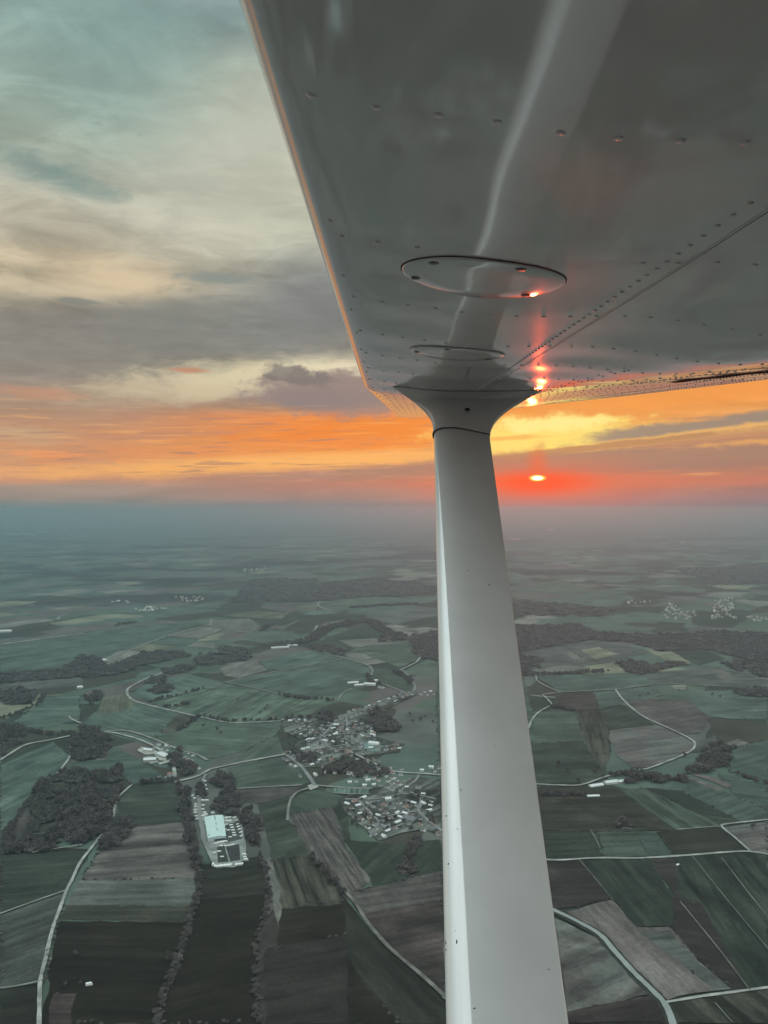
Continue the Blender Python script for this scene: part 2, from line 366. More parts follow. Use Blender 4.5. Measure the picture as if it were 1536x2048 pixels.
FIELDS = [
 # hidden by the strut or just outside the frame
 ([(876,1320),(1045,1345),(1065,1420),(1074,1572),(880,1554),(872,1400)], 'green', dict(k=.75, mottle=.3)),
 ([(882,1556),(1072,1572),(1092,1666),(885,1682)], 'dkgreen', dict(k=.9, mottle=.3)),
 ([(885,1680),(1092,1664),(1094,1724),(885,1744)], 'olive', dict(k=.75)),
 ([(884,1742),(1094,1722),(1108,1836),(887,1872)], 'umber', dict(k=1.0, c2='red', mottle=.4)),
 ([(887,1870),(1108,1834),(1136,2030),(888,2000)], 'brown', dict(k=.75, mottle=.4)),
 ([(888,1998),(1136,2026),(1140,2080),(888,2080)], 'dark', dict(k=1.3)),
 ([(888,2046),(1350,2046),(1420,2400),(860,2400)], 'umber', dict(k=.9)),
 ([(1350,2046),(1900,2040),(1900,2400),(1420,2400)], 'olive', dict(k=.7)),
 ([(1534,1712),(1950,1690),(1950,2042),(1534,2046)], 'dkgreen', dict(k=.75)),
 ([(1534,1560),(1950,1550),(1950,1692),(1534,1714)], 'teal', dict(k=.7)),
 ([(1534,1376),(1950,1370),(1950,1552),(1534,1562)], 'green', dict(k=.75)),
 ([(512,2046),(890,2046),(862,2400),(470,2400)], 'dark', dict(k=1.2)),
 ([(60,2046),(514,2046),(472,2400),(-20,2400)], 'dark', dict(k=1.1)),
 ([(-420,1980),(2,1976),(78,2046),(-20,2400),(-420,2400)], 'olive', dict(k=.6)),
 ([(-420,1700),(2,1700),(2,1980),(-420,1984)], 'grey', dict(k=.6)),
 ([(-420,1500),(2,1500),(2,1702),(-420,1704)], 'teal', dict(k=.8)),
 # left, near to far
 ([(0,1980),(79,1966),(76,2048),(0,2048)], 'olive', dict(k=.55)),
 ([(0,1832),(130,1786),(103,1866),(82,1962),(0,1978)], 'grey', dict(k=.62)),
 ([(0,1712),(185,1700),(158,1744),(132,1782),(0,1830)], 'dkgreen', dict(k=.95)),
 ([(114,1842),(374,1845),(358,1897),(322,2008),(309,2048),(84,2048)], 'dark', dict(k=1.0)),
 ([(107,1988),(153,1988),(143,2048),(98,2048)], 'red', dict()),
 ([(133,1810),(382,1812),(372,1846),(116,1840)], 'olive', dict(k=.95)),
 ([(160,1761),(392,1757),(386,1812),(133,1810)], 'grey', dict(mottle=.3, k=.9)),
 ([(199,1705),(268,1650),(374,1645),(398,1757),(160,1761)], 'brown', dict(angle=80, stripe=.18, width=30, mottle=.3, k=.95)),
 ([(264,1571),(352,1566),(374,1645),(268,1650),(232,1640),(240,1600)], 'dkgreen', dict(k=1.15)),
 ([(400,1735),(520,1712),(536,1800),(520,1850),(512,2048),(315,2048),(380,1862)], 'dark', dict(mottle=.15, k=1.05)),
 ([(398,1730),(522,1712),(536,1790),(395,1800)], 'olive', dict(k=.62)),
 ([(516,1858),(545,1820),(560,1818),(566,1880),(548,2048),(513,2048)], 'umber', dict()),
 ([(560,1820),(692,1800),(731,1850),(800,1925),(888,2000),(890,2048),(545,2048)], 'dark', dict(mottle=.3, k=1.15)),
 ([(688,1806),(731,1850),(800,1925),(888,2002),(890,2048),(800,2048),(735,1980),(690,1900)], 'olive', dict(k=.55)),
 ([(530,1900),(690,1870),(700,2048),(530,2048)], 'umber', dict(k=.75, mottle=.3)),
 ([(516,1608),(578,1592),(576,1640),(592,1662),(622,1716),(545,1722),(530,1660)], 'dkgreen', dict(k=1.1)),
 ([(579,1629),(667,1616),(690,1690),(744,1762),(708,1784),(692,1800),(640,1740),(592,1662)], 'brown', dict(angle=stripe_angle((620,1640),(700,1770)), stripe=.26, width=7, k=.86)),
 ([(538,1722),(622,1710),(697,1806),(640,1813),(561,1818)], 'olive', dict(angle=stripe_angle((580,1722),(610,1808)), stripe=.34, width=8, k=.95)),
 ([(532,1708),(546,1722),(562,1787),(559,1860),(547,1820),(538,1764)], 'tan', dict(mottle=.35, k=.75)),
 ([(667,1616),(690,1600),(700,1680),(790,1690),(880,1680),(887,1744),(745,1772),(695,1690)], 'dkgreen', dict(k=.95)),
 ([(692,1788),(885,1742),(889,1995),(800,1915),(731,1844)], 'umber', dict(angle=70, mottle=.45, c2='red', k=1.2)),
 ([(692,1788),(885,1742),(887,1800),(800,1815),(725,1832)], 'brown', dict(angle=75, mottle=.35, k=.72)),
 ([(459,1580),(605,1573),(580,1592),(516,1608),(450,1600)], 'brown', dict(k=.7, mottle=.35)),
 ([(626,1580),(690,1592),(670,1616),(580,1628),(581,1600)], 'green', dict(k=.8)),
 ([(456,1536),(572,1512),(604,1536),(620,1566),(605,1571),(459,1578)], 'green', dict(k=.8)),
 ([(456,1530),(500,1495),(556,1470),(570,1508)], 'green', dict(k=.95)),
 ([(0,1530),(107,1484),(140,1514),(114,1549),(70,1568),(55,1610),(0,1680)], 'teal', dict(k=.9)),
 ([(145,1524),(208,1520),(226,1490),(285,1525),(345,1562),(264,1569),(240,1550),(200,1540),(120,1545)], 'teal', dict(k=.78)),
 ([(0,1700),(60,1690),(185,1700),(0,1712)], 'umber', dict(k=.9)),
 ([(12,1680),(60,1600),(80,1615),(65,1690),(30,1700)], 'brown', dict(k=.6)),
 ([(254,1395),(356,1428),(396,1436),(350,1466),(240,1462),(165,1446),(195,1420)], 'teal', dict(k=.98)),
 ([(355,1428),(397,1436),(375,1456),(345,1468),(322,1466)], 'olive', dict(k=1.25)),
 ([(196,1430),(202,1398),(255,1386),(275,1408),(240,1424)], 'yellow', dict(k=.58)),
 ([(400,1440),(560,1448),(556,1470),(480,1505),(420,1518),(300,1474),(352,1466)], 'green', dict(k=1.0, mottle=.3)),
 ([(88,1392),(160,1390),(160,1440),(60,1462),(20,1448),(78,1410)], 'teal', dict(k=.95)),
 ([(0,1368),(165,1352),(165,1372),(60,1380),(0,1382)], 'grey', dict(k=.85)),
 ([(258,1392),(300,1404),(412,1378),(450,1366),(380,1350),(300,1362)], 'teal', dict(k=1.05)),
 ([(300,1406),(450,1367),(568,1392),(650,1400),(560,1442),(460,1445),(356,1424)], 'green', dict(angle=20, stripe=.1, k=1.05, mottle=.35)),
 ([(450,1365),(567,1341),(684,1320),(742,1336),(742,1352),(668,1392),(567,1390)], 'teal', dict(k=.85)),
 ([(440,1338),(476,1325),(517,1324),(536,1340),(478,1357),(450,1352)], 'tan', dict(k=.8)),
 ([(517,1324),(596,1303),(629,1302),(680,1318),(567,1340),(536,1340)], 'teal', dict(k=1.0)),
 ([(681,1308),(714,1305),(777,1325),(731,1331)], 'tan', dict(k=.85)),
 ([(678,1281),(778,1275),(790,1290),(705,1295)], 'tan', dict(k=.78)),
 ([(705,1295),(790,1290),(828,1281),(843,1316),(799,1337),(772,1325),(714,1305)], 'green', dict(k=.9)),
 ([(742,1336),(800,1340),(828,1360),(822,1384),(770,1370),(742,1352)], 'green', dict(k=.75)),
 ([(0,1293),(163,1268),(204,1260),(280,1251),(384,1245),(340,1268),(212,1320),(192,1312),(124,1339),(0,1348)], 'teal', dict(k=.88)),
 ([(212,1320),(234,1303),(262,1301),(314,1306),(241,1332),(214,1336)], 'tan', dict(k=.95)),
 ([(260,1300),(293,1288),(358,1292),(314,1304)], 'yellow', dict(k=.7)),
 ([(335,1273),(413,1254),(446,1260),(400,1278)], 'tan', dict(k=.85)),
 ([(300,1288),(335,1274),(400,1279),(374,1292)], 'teal', dict(k=.8)),
 ([(413,1250),(426,1241),(500,1237),(520,1250),(500,1268)], 'tan', dict(k=.72)),
 ([(374,1293),(387,1286),(430,1286),(428,1297)], 'tan', dict(k=.85)),
 ([(440,1232),(520,1222),(580,1226),(560,1240),(500,1236)], 'yellow', dict(k=.52)),
 ([(586,1214),(636,1206),(636,1220),(600,1222)], 'yellow', dict(k=.6)),
 ([(650,1208),(730,1194),(760,1204),(700,1216)], 'green', dict(k=1.1)),
 ([(628,1164),(668,1168),(660,1158),(640,1150)], 'yellow', dict(k=.45)),
 ([(556,1256),(600,1240),(560,1266)], 'grey', dict()),
 ([(636,1260),(650,1245),(690,1240),(660,1256),(636,1274)], 'tan', dict(k=.7)),
 # right of the strut
 ([(1030,1300),(1100,1293),(1190,1280),(1300,1302),(1240,1322),(1085,1346),(1040,1340)], 'grey', dict(k=.8)),
 ([(1161,1301),(1197,1295),(1238,1309),(1190,1319)], 'yellow', dict(k=.95)),
 ([(1302,1307),(1342,1302),(1384,1327),(1364,1329)], 'yellow', dict(k=.95)),
 ([(1342,1302),(1414,1300),(1450,1318),(1400,1330),(1380,1324)], 'dkgreen', dict(k=1.0)),
 ([(1130,1308),(1148,1306),(1170,1320),(1152,1322)], 'tan', dict(k=.8)),
 ([(1074,1341),(1125,1329),(1183,1337),(1118,1348)], 'tan', dict(k=.72)),
 ([(1041,1352),(1277,1346),(1313,1370),(1231,1380),(1121,1385),(1072,1354)], 'teal', dict(k=.85)),
 ([(1277,1350),(1420,1334),(1536,1360),(1536,1376),(1375,1369),(1313,1369)], 'grey', dict(k=.78)),
 ([(1416,1336),(1440,1334),(1490,1368),(1450,1368)], 'tan', dict(k=.6)),
 ([(1340,1371),(1372,1371),(1374,1381),(1352,1380)], 'tan', dict(k=1.0)),
 ([(1381,1385),(1459,1381),(1536,1395),(1536,1440),(1469,1440),(1414,1433),(1370,1410)], 'teal', dict(k=.85)),
 ([(1231,1380),(1308,1372),(1330,1390),(1280,1402),(1256,1404)], 'teal', dict(k=.85)),
 ([(1251,1406),(1300,1398),(1376,1402),(1423,1437),(1400,1466),(1361,1469),(1322,1451),(1283,1432)], 'brown', dict(k=.72, mottle=.35)),
 ([(1186,1386),(1231,1381),(1249,1408),(1200,1418)], 'teal', dict(k=.78)),
 ([(1130,1388),(1186,1386),(1200,1418),(1153,1424),(1104,1412)], 'umber', dict(k=1.15)),
 ([(1202,1420),(1248,1410),(1310,1450),(1216,1461)], 'dkgreen', dict(k=1.0)),
 ([(1215,1463),(1316,1451),(1388,1487),(1381,1502),(1306,1536),(1264,1536),(1231,1508)], 'pink', dict(k=.95, mottle=.22, c2='grey')),
 ([(1156,1424),(1199,1420),(1218,1465),(1222,1508),(1205,1540),(1180,1520)], 'olive', dict(angle=stripe_angle((1175,1430),(1195,1530)), stripe=.3, width=9, k=1.0)),
 ([(1065,1424),(1153,1424),(1166,1482),(1069,1488)], 'green', dict(k=.78)),
 ([(1062,1488),(1166,1484),(1195,1530),(1222,1550),(1173,1568),(1074,1568)], 'dkgreen', dict(k=1.0, mottle=.35)),
 ([(1389,1490),(1430,1470),(1440,1500),(1384,1506)], 'grey', dict(k=.9)),
 ([(1425,1500),(1475,1478),(1500,1490),(1450,1500)], 'tan', dict(k=.72)),
 ([(1460,1500),(1536,1480),(1536,1560),(1460,1545)], 'teal', dict(k=.72)),
 ([(1309,1577),(1375,1556),(1446,1583),(1536,1622),(1536,1641),(1488,1647),(1361,1584)], 'teal', dict(k=.72)),
 ([(1436,1548),(1536,1560),(1536,1622),(1470,1595)], 'teal', dict(k=.66)),
 ([(1381,1547),(1397,1549),(1466,1571),(1452,1577)], 'pink', dict(k=1.0)),
 ([(1374,1558),(1384,1556),(1447,1580),(1438,1583)], 'pink', dict(k=.95)),
 ([(1290,1577),(1361,1583),(1488,1647),(1446,1656)], 'dkgreen', dict(k=.72)),
 ([(1240,1584),(1290,1577),(1446,1656),(1352,1662)], 'green', dict(angle=stripe_angle((1270,1585),(1380,1660)), stripe=.2, width=14, k=.72)),
 ([(1074,1575),(1230,1572),(1352,1662),(1240,1665),(1090,1662)], 'olive', dict(k=.72, mottle=.35)),
 ([(1090,1664),(1180,1660),(1205,1716),(1124,1721),(1092,1720)], 'dkgreen', dict(k=.8)),
 ([(1196,1666),(1270,1664),(1296,1714),(1210,1718)], 'green', dict(k=.6)),
 ([(1270,1664),(1310,1668),(1345,1713),(1300,1714)], 'teal', dict(k=.6)),
 ([(1312,1666),(1443,1656),(1498,1704),(1348,1712)], 'olive', dict(k=.66)),
 ([(1446,1657),(1536,1644),(1536,1708),(1505,1703)], 'pink', dict(k=.95, c2='grey', mottle=.3)),
 ([(1092,1724),(1160,1722),(1226,1800),(1150,1815),(1106,1820)], 'umber', dict(k=.85)),
 ([(1160,1722),(1300,1718),(1345,1795),(1345,1855),(1274,1856),(1226,1800)], 'dkgreen', dict(angle=stripe_angle((1200,1730),(1300,1850)), stripe=.12, k=.72)),
 ([(1300,1718),(1352,1716),(1400,1806),(1362,1808)], 'umber', dict(k=1.0)),
 ([(1352,1716),(1502,1708),(1536,1716),(1536,1990),(1500,1985),(1362,1808)], 'dkgreen', dict(angle=stripe_angle((1400,1720),(1536,1900)), stripe=.22, width=16, k=.70)),
 ([(1345,1795),(1400,1806),(1500,1985),(1465,1982),(1394,1920),(1345,1858)], 'umber', dict(k=.78)),
 ([(1134,1825),(1225,1802),(1274,1857),(1339,1856),(1394,1922),(1462,1981),(1394,1988),(1329,2005),(1270,1945),(1212,1877),(1147,1841)], 'pink', dict(angle=stripe_angle((1240,1820),(1400,1980)), stripe=.1, width=25, k=.88, mottle=.25, c2='brown')),
 ([(1280,1868),(1340,1862),(1400,1930),(1462,1981),(1430,1984),(1350,1920)], 'grey', dict(k=.9)),
 ([(1108,1838),(1192,1877),(1264,1952),(1306,1991),(1134,2027)], 'brown', dict(angle=60, width=30, stripe=.15, mottle=.35, k=.95, c2='grey')),
 ([(1134,2027),(1303,1992),(1329,2048),(1134,2048)], 'red', dict(k=.68)),
 ([(1340,2010),(1404,1998),(1536,1980),(1536,2048),(1352,2048)], 'olive', dict(angle=stripe_angle((1400,2005),(1450,2048)), stripe=.25, width=14, k=.85)),
]
for px, kind, kw in FIELDS: field(px, kind, **kw)

# ---------------------------------------------------------------- roads
road_m = flat_mat('road_gravel', (0.25, 0.25, 0.23), 0.95, 0.2, 0.35, 0.04)
track_m = flat_mat('farm_track', (0.185, 0.178, 0.16), 0.95, 0.2, 0.3, 0.03)
faint_m = flat_mat('faint_track', (0.11, 0.11, 0.095), .95, .2, .4, .03)
verge_m = flat_mat('dark_verge', (0.030, 0.031, 0.024), 0.95, 0.2, 0.25, 0.05)
street_m = flat_mat('street_asphalt', (0.165, 0.165, 0.16), 0.9, 0.3, 0.2, 0.05)
def smooth_line(pts, n=5):
    if len(pts) < 3: return pts
    out = []
    for i in range(len(pts) - 1):
        p0 = pts[max(i - 1, 0)]; p1 = pts[i]; p2 = pts[i + 1]; p3 = pts[min(i + 2, len(pts) - 1)]
        for k in range(n):
            t = k / n
            out.append(0.5 * ((2 * p1) + (-p0 + p2) * t + (2 * p0 - 5 * p1 + 4 * p2 - p3) * t * t + (-p0 + 3 * p1 - 3 * p2 + p3) * t ** 3))
    out.append(pts[-1]); return out
ROADS = []
def strip(name, px, wd, mat, z, keep=True, jit=0.25):
    pts = smooth_line([gp(u, v) for u, v in px])
    V, Fc = [], []
    for i, q in enumerate(pts):
        a = pts[max(i - 1, 0)]; b = pts[min(i + 1, len(pts) - 1)]
        d = (b - a); d.z = 0; d.normalize(); nrm = Vector((-d.y, d.x, 0))
        ww = wd * 0.5 * (1 + random.uniform(-jit, jit) * 0.6)
        V += [(q.x + nrm.x * ww, q.y + nrm.y * ww, z), (q.x - nrm.x * ww, q.y - nrm.y * ww, z)]
        if i: Fc.append((2 * i - 2, 2 * i - 1, 2 * i + 1, 2 * i))
    if keep: ROADS.append(pts)
    return struct(mesh_obj(name, V, Fc, mat))
Z = lambda k: 2.3 + 0.012 * k
RD = [
 ('road', [(880,1551),(930,1555),(1000,1566),(1072,1570)], 5, road_m),
 ('road', [(882,1663),(930,1690),(1000,1712),(1090,1722)], 5, road_m),
 ('road', [(1056,1460),(1030,1515),(985,1562)], 5, road_m),
 ('path', [(886,1996),(930,2030),(990,2075)], 5, track_m),
 ('road', [(345,1338),(316,1350),(293,1358),(262,1374),(254,1383),(258,1395),(272,1404),(296,1411),(355,1425),(404,1436),(456,1446),(500,1446),(561,1443)], 7, road_m),
 ('road', [(570,1510),(500,1523),(456,1532),(420,1540)], 7, road_m),
 ('road', [(420,1540),(395,1554),(361,1563)], 7, road_m),
 ('road', [(0,1522),(28,1504),(55,1490),(107,1480),(156,1470),(195,1466),(228,1467),(277,1480),(312,1496),(338,1516),(347,1535),(352,1567)], 7, road_m),
 ('path', [(208,1465),(247,1462),(293,1474),(358,1500),(392,1510),(415,1522)], 7, track_m),
 ('path', [(141,1490),(140,1513),(128,1532),(114,1549)], 4.5, road_m),
 ('path', [(138,1434),(144,1440),(163,1448)], 6, road_m),
 ('road', [(264,1571),(247,1586),(234,1600),(229,1620),(225,1640),(218,1652),(200,1676),(182,1699),(160,1728),(143,1764),(133,1783),(120,1819),(104,1865),(91,1920),(81,1962),(79,2000),(78,2060)], 4.6, road_m),
 ('path', [(133,1783),(98,1795),(50,1812),(-10,1834)], 3.2, track_m),
 ('path', [(80,1965),(40,1974),(-10,1981)], 2.6, track_m),
 ('road', [(412,1550),(406,1562),(403,1578),(399,1600),(399,1625),(404,1659),(412,1685),(424,1702)], 7, street_m),
 ('path', [(626,1576),(599,1584),(586,1594),(579,1608),(576,1625),(575,1643)], 4.5, track_m),
 ('path', [(459,1580),(530,1576),(605,1572)], 4, track_m),
 ('road', [(573,1512),(588,1522),(602,1534),(616,1552),(629,1572)], 8, street_m),
 ('road', [(627,1572),(660,1575),(700,1578),(743,1579)], 6.5, street_m),
 ('path', [(667,1588),(700,1590),(740,1590)], 4, track_m),
 ('road', [(696,1503),(730,1519),(775,1541),(813,1547),(850,1549),(882,1552)], 6, road_m),
 ('road', [(838,1551),(832,1562),(818,1572),(799,1587),(835,1592),(872,1600)], 5, street_m),
 ('road', [(843,1597),(841,1612),(836,1622),(846,1634),(862,1648),(884,1664)], 6.5, street_m),
 ('road', [(640,1480),(665,1452),(693,1432),(730,1420),(761,1409),(790,1398),(816,1389),(829,1381),(829,1371),(822,1358),(808,1344),(800,1340)], 6, street_m),
 ('road', [(800,1341),(820,1332),(834,1324),(843,1312)], 6, road_m),
 ('path', [(757,1366),(785,1376),(812,1388)], 5, track_m),
 ('path', [(676,1402),(684,1390),(693,1383),(706,1378)], 4, track_m),
 ('path', [(626,1299),(655,1308),(684,1316),(720,1326),(738,1333),(745,1342),(742,1352)], 6, track_m),
 ('path', [(450,1365),(567,1341),(684,1319)], 5, track_m),
 ('path', [(450,1365),(510,1378),(567,1391)], 5, track_m),
 ('path', [(450,1365),(410,1377),(310,1402)], 3.5, track_m),
 ('road', [(0,1290),(80,1279),(168,1267)], 13, road_m),
 ('road', [(208,1319),(275,1295),(342,1270),(417,1251),(420,1244),(424,1239)], 9, track_m),
 ('path', [(417,1251),(445,1260),(500,1266)], 8, track_m),
 ('path', [(116,1240),(120,1233),(140,1227)], 12, track_m),
 ('path', [(296,1250),(384,1243)], 9, track_m),
 ('path', [(640,1204),(636,1211),(648,1218),(664,1222)], 13, track_m),
 ('path', [(552,1228),(620,1222)], 10, track_m),
 ('path', [(605,1285),(625,1268),(634,1252)], 12, track_m),
 ('path', [(790,1209),(835,1206),(876,1199)], 10, track_m),
 ('path', [(800,1160),(876,1163)], 12, track_m),
 ('path', [(670,1190),(660,1196)], 8, track_m),
 ('path', [(1072,1352),(1076,1364),(1098,1376),(1121,1386)], 6, track_m),
 ('road', [(1085,1391),(1121,1386),(1180,1383),(1231,1380),(1275,1374),(1313,1370),(1375,1370),(1469,1375),(1540,1378)], 4.5, track_m),
 ('path', [(1085,1391),(1096,1401),(1102,1411),(1083,1422),(1072,1431),(1063,1443),(1055,1463)], 5, road_m),
 ('road', [(1231,1380),(1240,1393),(1251,1406),(1283,1432),(1322,1451),(1361,1469),(1384,1482),(1390,1490),(1384,1502),(1361,1514),(1329,1527),(1296,1539),(1277,1542),(1240,1549)], 5.2, road_m),
 ('road', [(1240,1549),(1228,1552),(1216,1554),(1190,1563),(1173,1569),(1150,1573),(1110,1572),(1068,1570)], 4.8, road_m),
 ('road', [(1086,1722),(1124,1723),(1192,1719),(1283,1719),(1381,1713),(1459,1707),(1502,1706),(1545,1713)], 5, road_m),
 ('road', [(1502,1706),(1470,1678),(1444,1656),(1459,1650),(1545,1641)], 4.4, road_m),
 ('path', [(1355,1662),(1400,1658),(1444,1655)], 2.6, track_m),
 ('path', [(1332,2009),(1404,1997),(1470,1988),(1545,1978)], 4, road_m),
 ('path', [(1226,1804),(1190,1760),(1158,1722)], 1.6, faint_m),
 ('path', [(1360,1806),(1440,1905),(1500,1985)], 1.8, faint_m),
 ('path', [(1443,1718),(1490,1780),(1545,1850)], 1.6, faint_m),
 ('path', [(1385,1716),(1460,1810),(1545,1912)], 1.4, faint_m),
 ('path', [(1430,2010),(1465,2050)], 1.6, faint_m),
 ('path', [(692,1788),(712,1812),(735,1848),(770,1890),(801,1919),(845,1956),(890,1997)], 5, flat_mat('bare_soil_edge', (0.12,0.112,0.10), .95,.2,.4,.05)),
 ('path', [(64,1708),(100,1702),(165,1692)], 3, track_m),
 ('path', [(1180,1662),(1190,1678),(1200,1700)], 3, faint_m),
 ('path', [(1040,1187),(1200,1180),(1400,1172),(1536,1166)], 14, track_m),
 ('path', [(1419,1172),(1424,1162)], 14, track_m),
]
for i, (nm, px, wd, mt) in enumerate(RD): strip(nm, px, wd, mt, Z(i))
for i, px in enumerate([[(573,1512),(640,1499),(700,1490),(748,1484)], [(640,1468),(658,1496),(690,1503)], [(692,1434),(697,1466),(714,1487)], [(646,1446),(690,1451),(738,1453)], [(612,1488),(640,1476),(690,1470),(745,1470)],
                        [(700,1503),(735,1500),(790,1492)], [(718,1604),(752,1640),(775,1660),(806,1650)], [(690,1601),(760,1600),(800,1590)], [(752,1640),(800,1630),(838,1624)], [(610,1531),(650,1522),(680,1516)]]):
    strip('street', px, 5.5, street_m, 3.0 + .012 * i)
tpx = [(1090,1817),(1104,1823),(1147,1843),(1199,1873),(1231,1909),(1270,1952),(1306,1987),(1329,2012),(1342,2040),(1348,2065)]
strip('road_verge', tpx, 15, verge_m, 2.2)
strip('road', tpx, 7.0, flat_mat('tarmac_road', (0.21, 0.225, 0.215), .9, .3, .12, .05), 3.3)
def patch(px, mat, z, name='ground_patch'):
    poly = rough_poly([gp(u, v) for u, v in px], z, 10, 0.6)
    return struct(mesh_obj(name, poly, [tuple(range(len(poly)))], mat))
yard_m = flat_mat('pale_yard', (0.30, 0.30, 0.26), .95, .2, .25, .06)
yard2_m = flat_mat('grey_yard', (0.19, 0.20, 0.185), .95, .2, .25, .06)
patch([(274,1502),(284,1495),(302,1499),(318,1506),(336,1516),(332,1524),(318,1522),(309,1510),(290,1511)], yard_m, 2.10, 'yard')
patch([(284,1518),(298,1513),(308,1515),(318,1526),(302,1530)], yard2_m, 2.12, 'yard')
patch([(315,1528),(338,1522),(340,1526),(320,1531)], yard_m, 2.14, 'yard')
patch([(398,1612),(412,1640),(446,1634),(480,1636),(492,1690),(492,1720),(470,1737),(428,1737),(414,1705),(402,1680)], yard2_m, 1.9, 'yard')
patch([(446,1652),(480,1644),(484,1680),(450,1688)], flat_mat('dark_yard', (0.05,0.055,0.05), .95,.2,.2,.05), 1.95, 'yard')
patch([(434,1697),(448,1692),(458,1726),(436,1728)], flat_mat('lawn', (0.035,0.04,0.032), .95,.2,.2,.05), 1.95, 'lawn')
patch([(452,1696),(478,1690),(481,1722),(460,1726)], flat_mat('lawn_two', (0.036,0.034,0.034), .95,.2,.2,.05), 1.96, 'lawn')
patch([(615,1573),(629,1568),(638,1576),(620,1582)], yard_m, 2.16, 'yard')
patch([(726,1488),(740,1482),(765,1494),(758,1504),(730,1502)], flat_mat('sports_court', (0.12,0.19,0.17), .9,.3,.1,.1), 2.0, 'playing_field')
garden_m = field_mat('garden_ground', (0.050, 0.050, 0.042), 40, 0.3, 14, 0.5, (0.075, 0.08, 0.07))
patch([(560,1440),(600,1430),(640,1440),(700,1425),(770,1398),(830,1375),(835,1390),(770,1420),(745,1450),(752,1478),(800,1494),(800,1505),(742,1512),(700,1512),(640,1535),(575,1538),(566,1515),(600,1480),(570,1465)], garden_m, 1.80, 'village_ground')
patch([(676,1600),(690,1590),(760,1575),(830,1556),(880,1560),(882,1672),(848,1660),(800,1668),(758,1684),(735,1665),(690,1625)], garden_m, 1.82, 'village_ground')
patch([(668,1578),(738,1580),(738,1589),(668,1588)], field_mat('cemetery_ground', (0.09,0.125,0.105), 0, .35, 5, .4), 1.9, 'cemetery_ground')

# ---------------------------------------------------------------- far water catching the sky
wm, gg, p = new_mat('lake_water')
p.inputs['Base Color'].default_value = (0.05, 0.06, 0.06, 1); p.inputs['Roughness'].default_value = 0.015
p.inputs['Specular IOR Level'].default_value = 1.0; p.inputs['IOR'].default_value = 1.33
for (u, v, ru, rv) in [(24,1068.5,13,1.6),(52,1067,14,1.2),(85,1064,11,1.2),(62,1070,8,1),(127,1059,7,1.2),(165,1054,10,1),(558,1028.5,10,1.0),(590,1024,14,1.0),(586,1033.5,8,1),
                      (862,1039.5,7,1.3),(1340,1017,36,1.0),(1380,1015.5,24,.8),(1058,1055.5,6,1.4),(1101,1059.5,7,1.6),(1030,1078,8,1.2),(1365,1084,5,1.2)]:
    ring = []
    for k in range(18):
        th = 2 * math.pi * k / 18; rr = 1 + random.uniform(-.22, .22)
        ring.append(gp(u + 1.3 * ru * rr * math.cos(th), v + 1.7 * rv * rr * math.sin(th), 1.0))
    struct(mesh_obj('lake', ring, [tuple(range(18))], wm))

# ---------------------------------------------------------------- trees
tm, gg, p = new_mat('bare_crown')
geo = gg.node('ShaderNodeNewGeometry')
oi = gg.node('ShaderNodeObjectInfo')
n = gg.noise(geo.outputs['Position'], 0.11, 4, 0.65)
c = gg.mix(gg.sstep(n, 0.3, 0.7), (0.040, 0.033, 0.036), (0.135, 0.112, 0.112))
ri = geo.outputs['Random Per Island']
n2 = gg.noise(geo.outputs['Position'], 0.021, 4, 0.6)
c = gg.mix(gg.sstep(n2, 0.45, 0.66, 0.0, 0.6), c, (0.092, 0.098, 0.076))
c = gg.mix(gg.sstep(n2, 0.46, 0.33, 0.0, 0.6), c, (0.045, 0.036, 0.038))
c = gg.mix(gg.sstep(ri, 0.45, 1.0, 0, .75), c, (0.150, 0.130, 0.122))
gg.put(p.inputs['Base Color'], c); p.inputs['Roughness'].default_value = 1.0; p.inputs['Specular IOR Level'].default_value = 0.05
bark_m = flat_mat('bark', (0.05, 0.043, 0.037), .95, .2, .2, 1.5)
def crown_template(seed):
    rs = np.random.default_rng(seed)
    bm = bmesh.new(); bmesh.ops.create_icosphere(bm, subdivisions=2, radius=0.27)
    V = np.array([v.co[:] for v in bm.verts]); Fc = [tuple(v.index for v in f.verts) for f in bm.faces]; bm.free()
    off = rs.uniform(0, 50, 3)
    for i, q in enumerate(V):
        k = 0.72 + 0.75 * mnoise.noise(Vector(q * 4.2 + off)) 
        V[i] = q * (0.85 + 0.6 * k)
    V[:, 2] *= 0.92; V[:, 2] += 0.60
    verts = [tuple(v) for v in V]; faces = list(Fc)
    for k in range(230):                                 # twig sprays round the mass
        d = rs.normal(size=3); d /= np.linalg.norm(d); d[2] = abs(d[2]) * 0.9 + rs.uniform(-.35, .1)
        c0 = d * rs.uniform(0.34, 0.68) + np.array([0, 0, 0.58])
        e1 = rs.normal(size=3) * 0.07; e2 = rs.normal(size=3) * 0.07
        b = len(verts)
        verts += [tuple(c0 + e1), tuple(c0 + e2), tuple(c0 - e1 * .8 - e2 * .8)]
        faces.append((b, b + 1, b + 2))
    return np.array(verts), faces
CROWNS = [crown_template(s) for s in range(6)]
CFN = [np.array(f) for _, f in CROWNS]
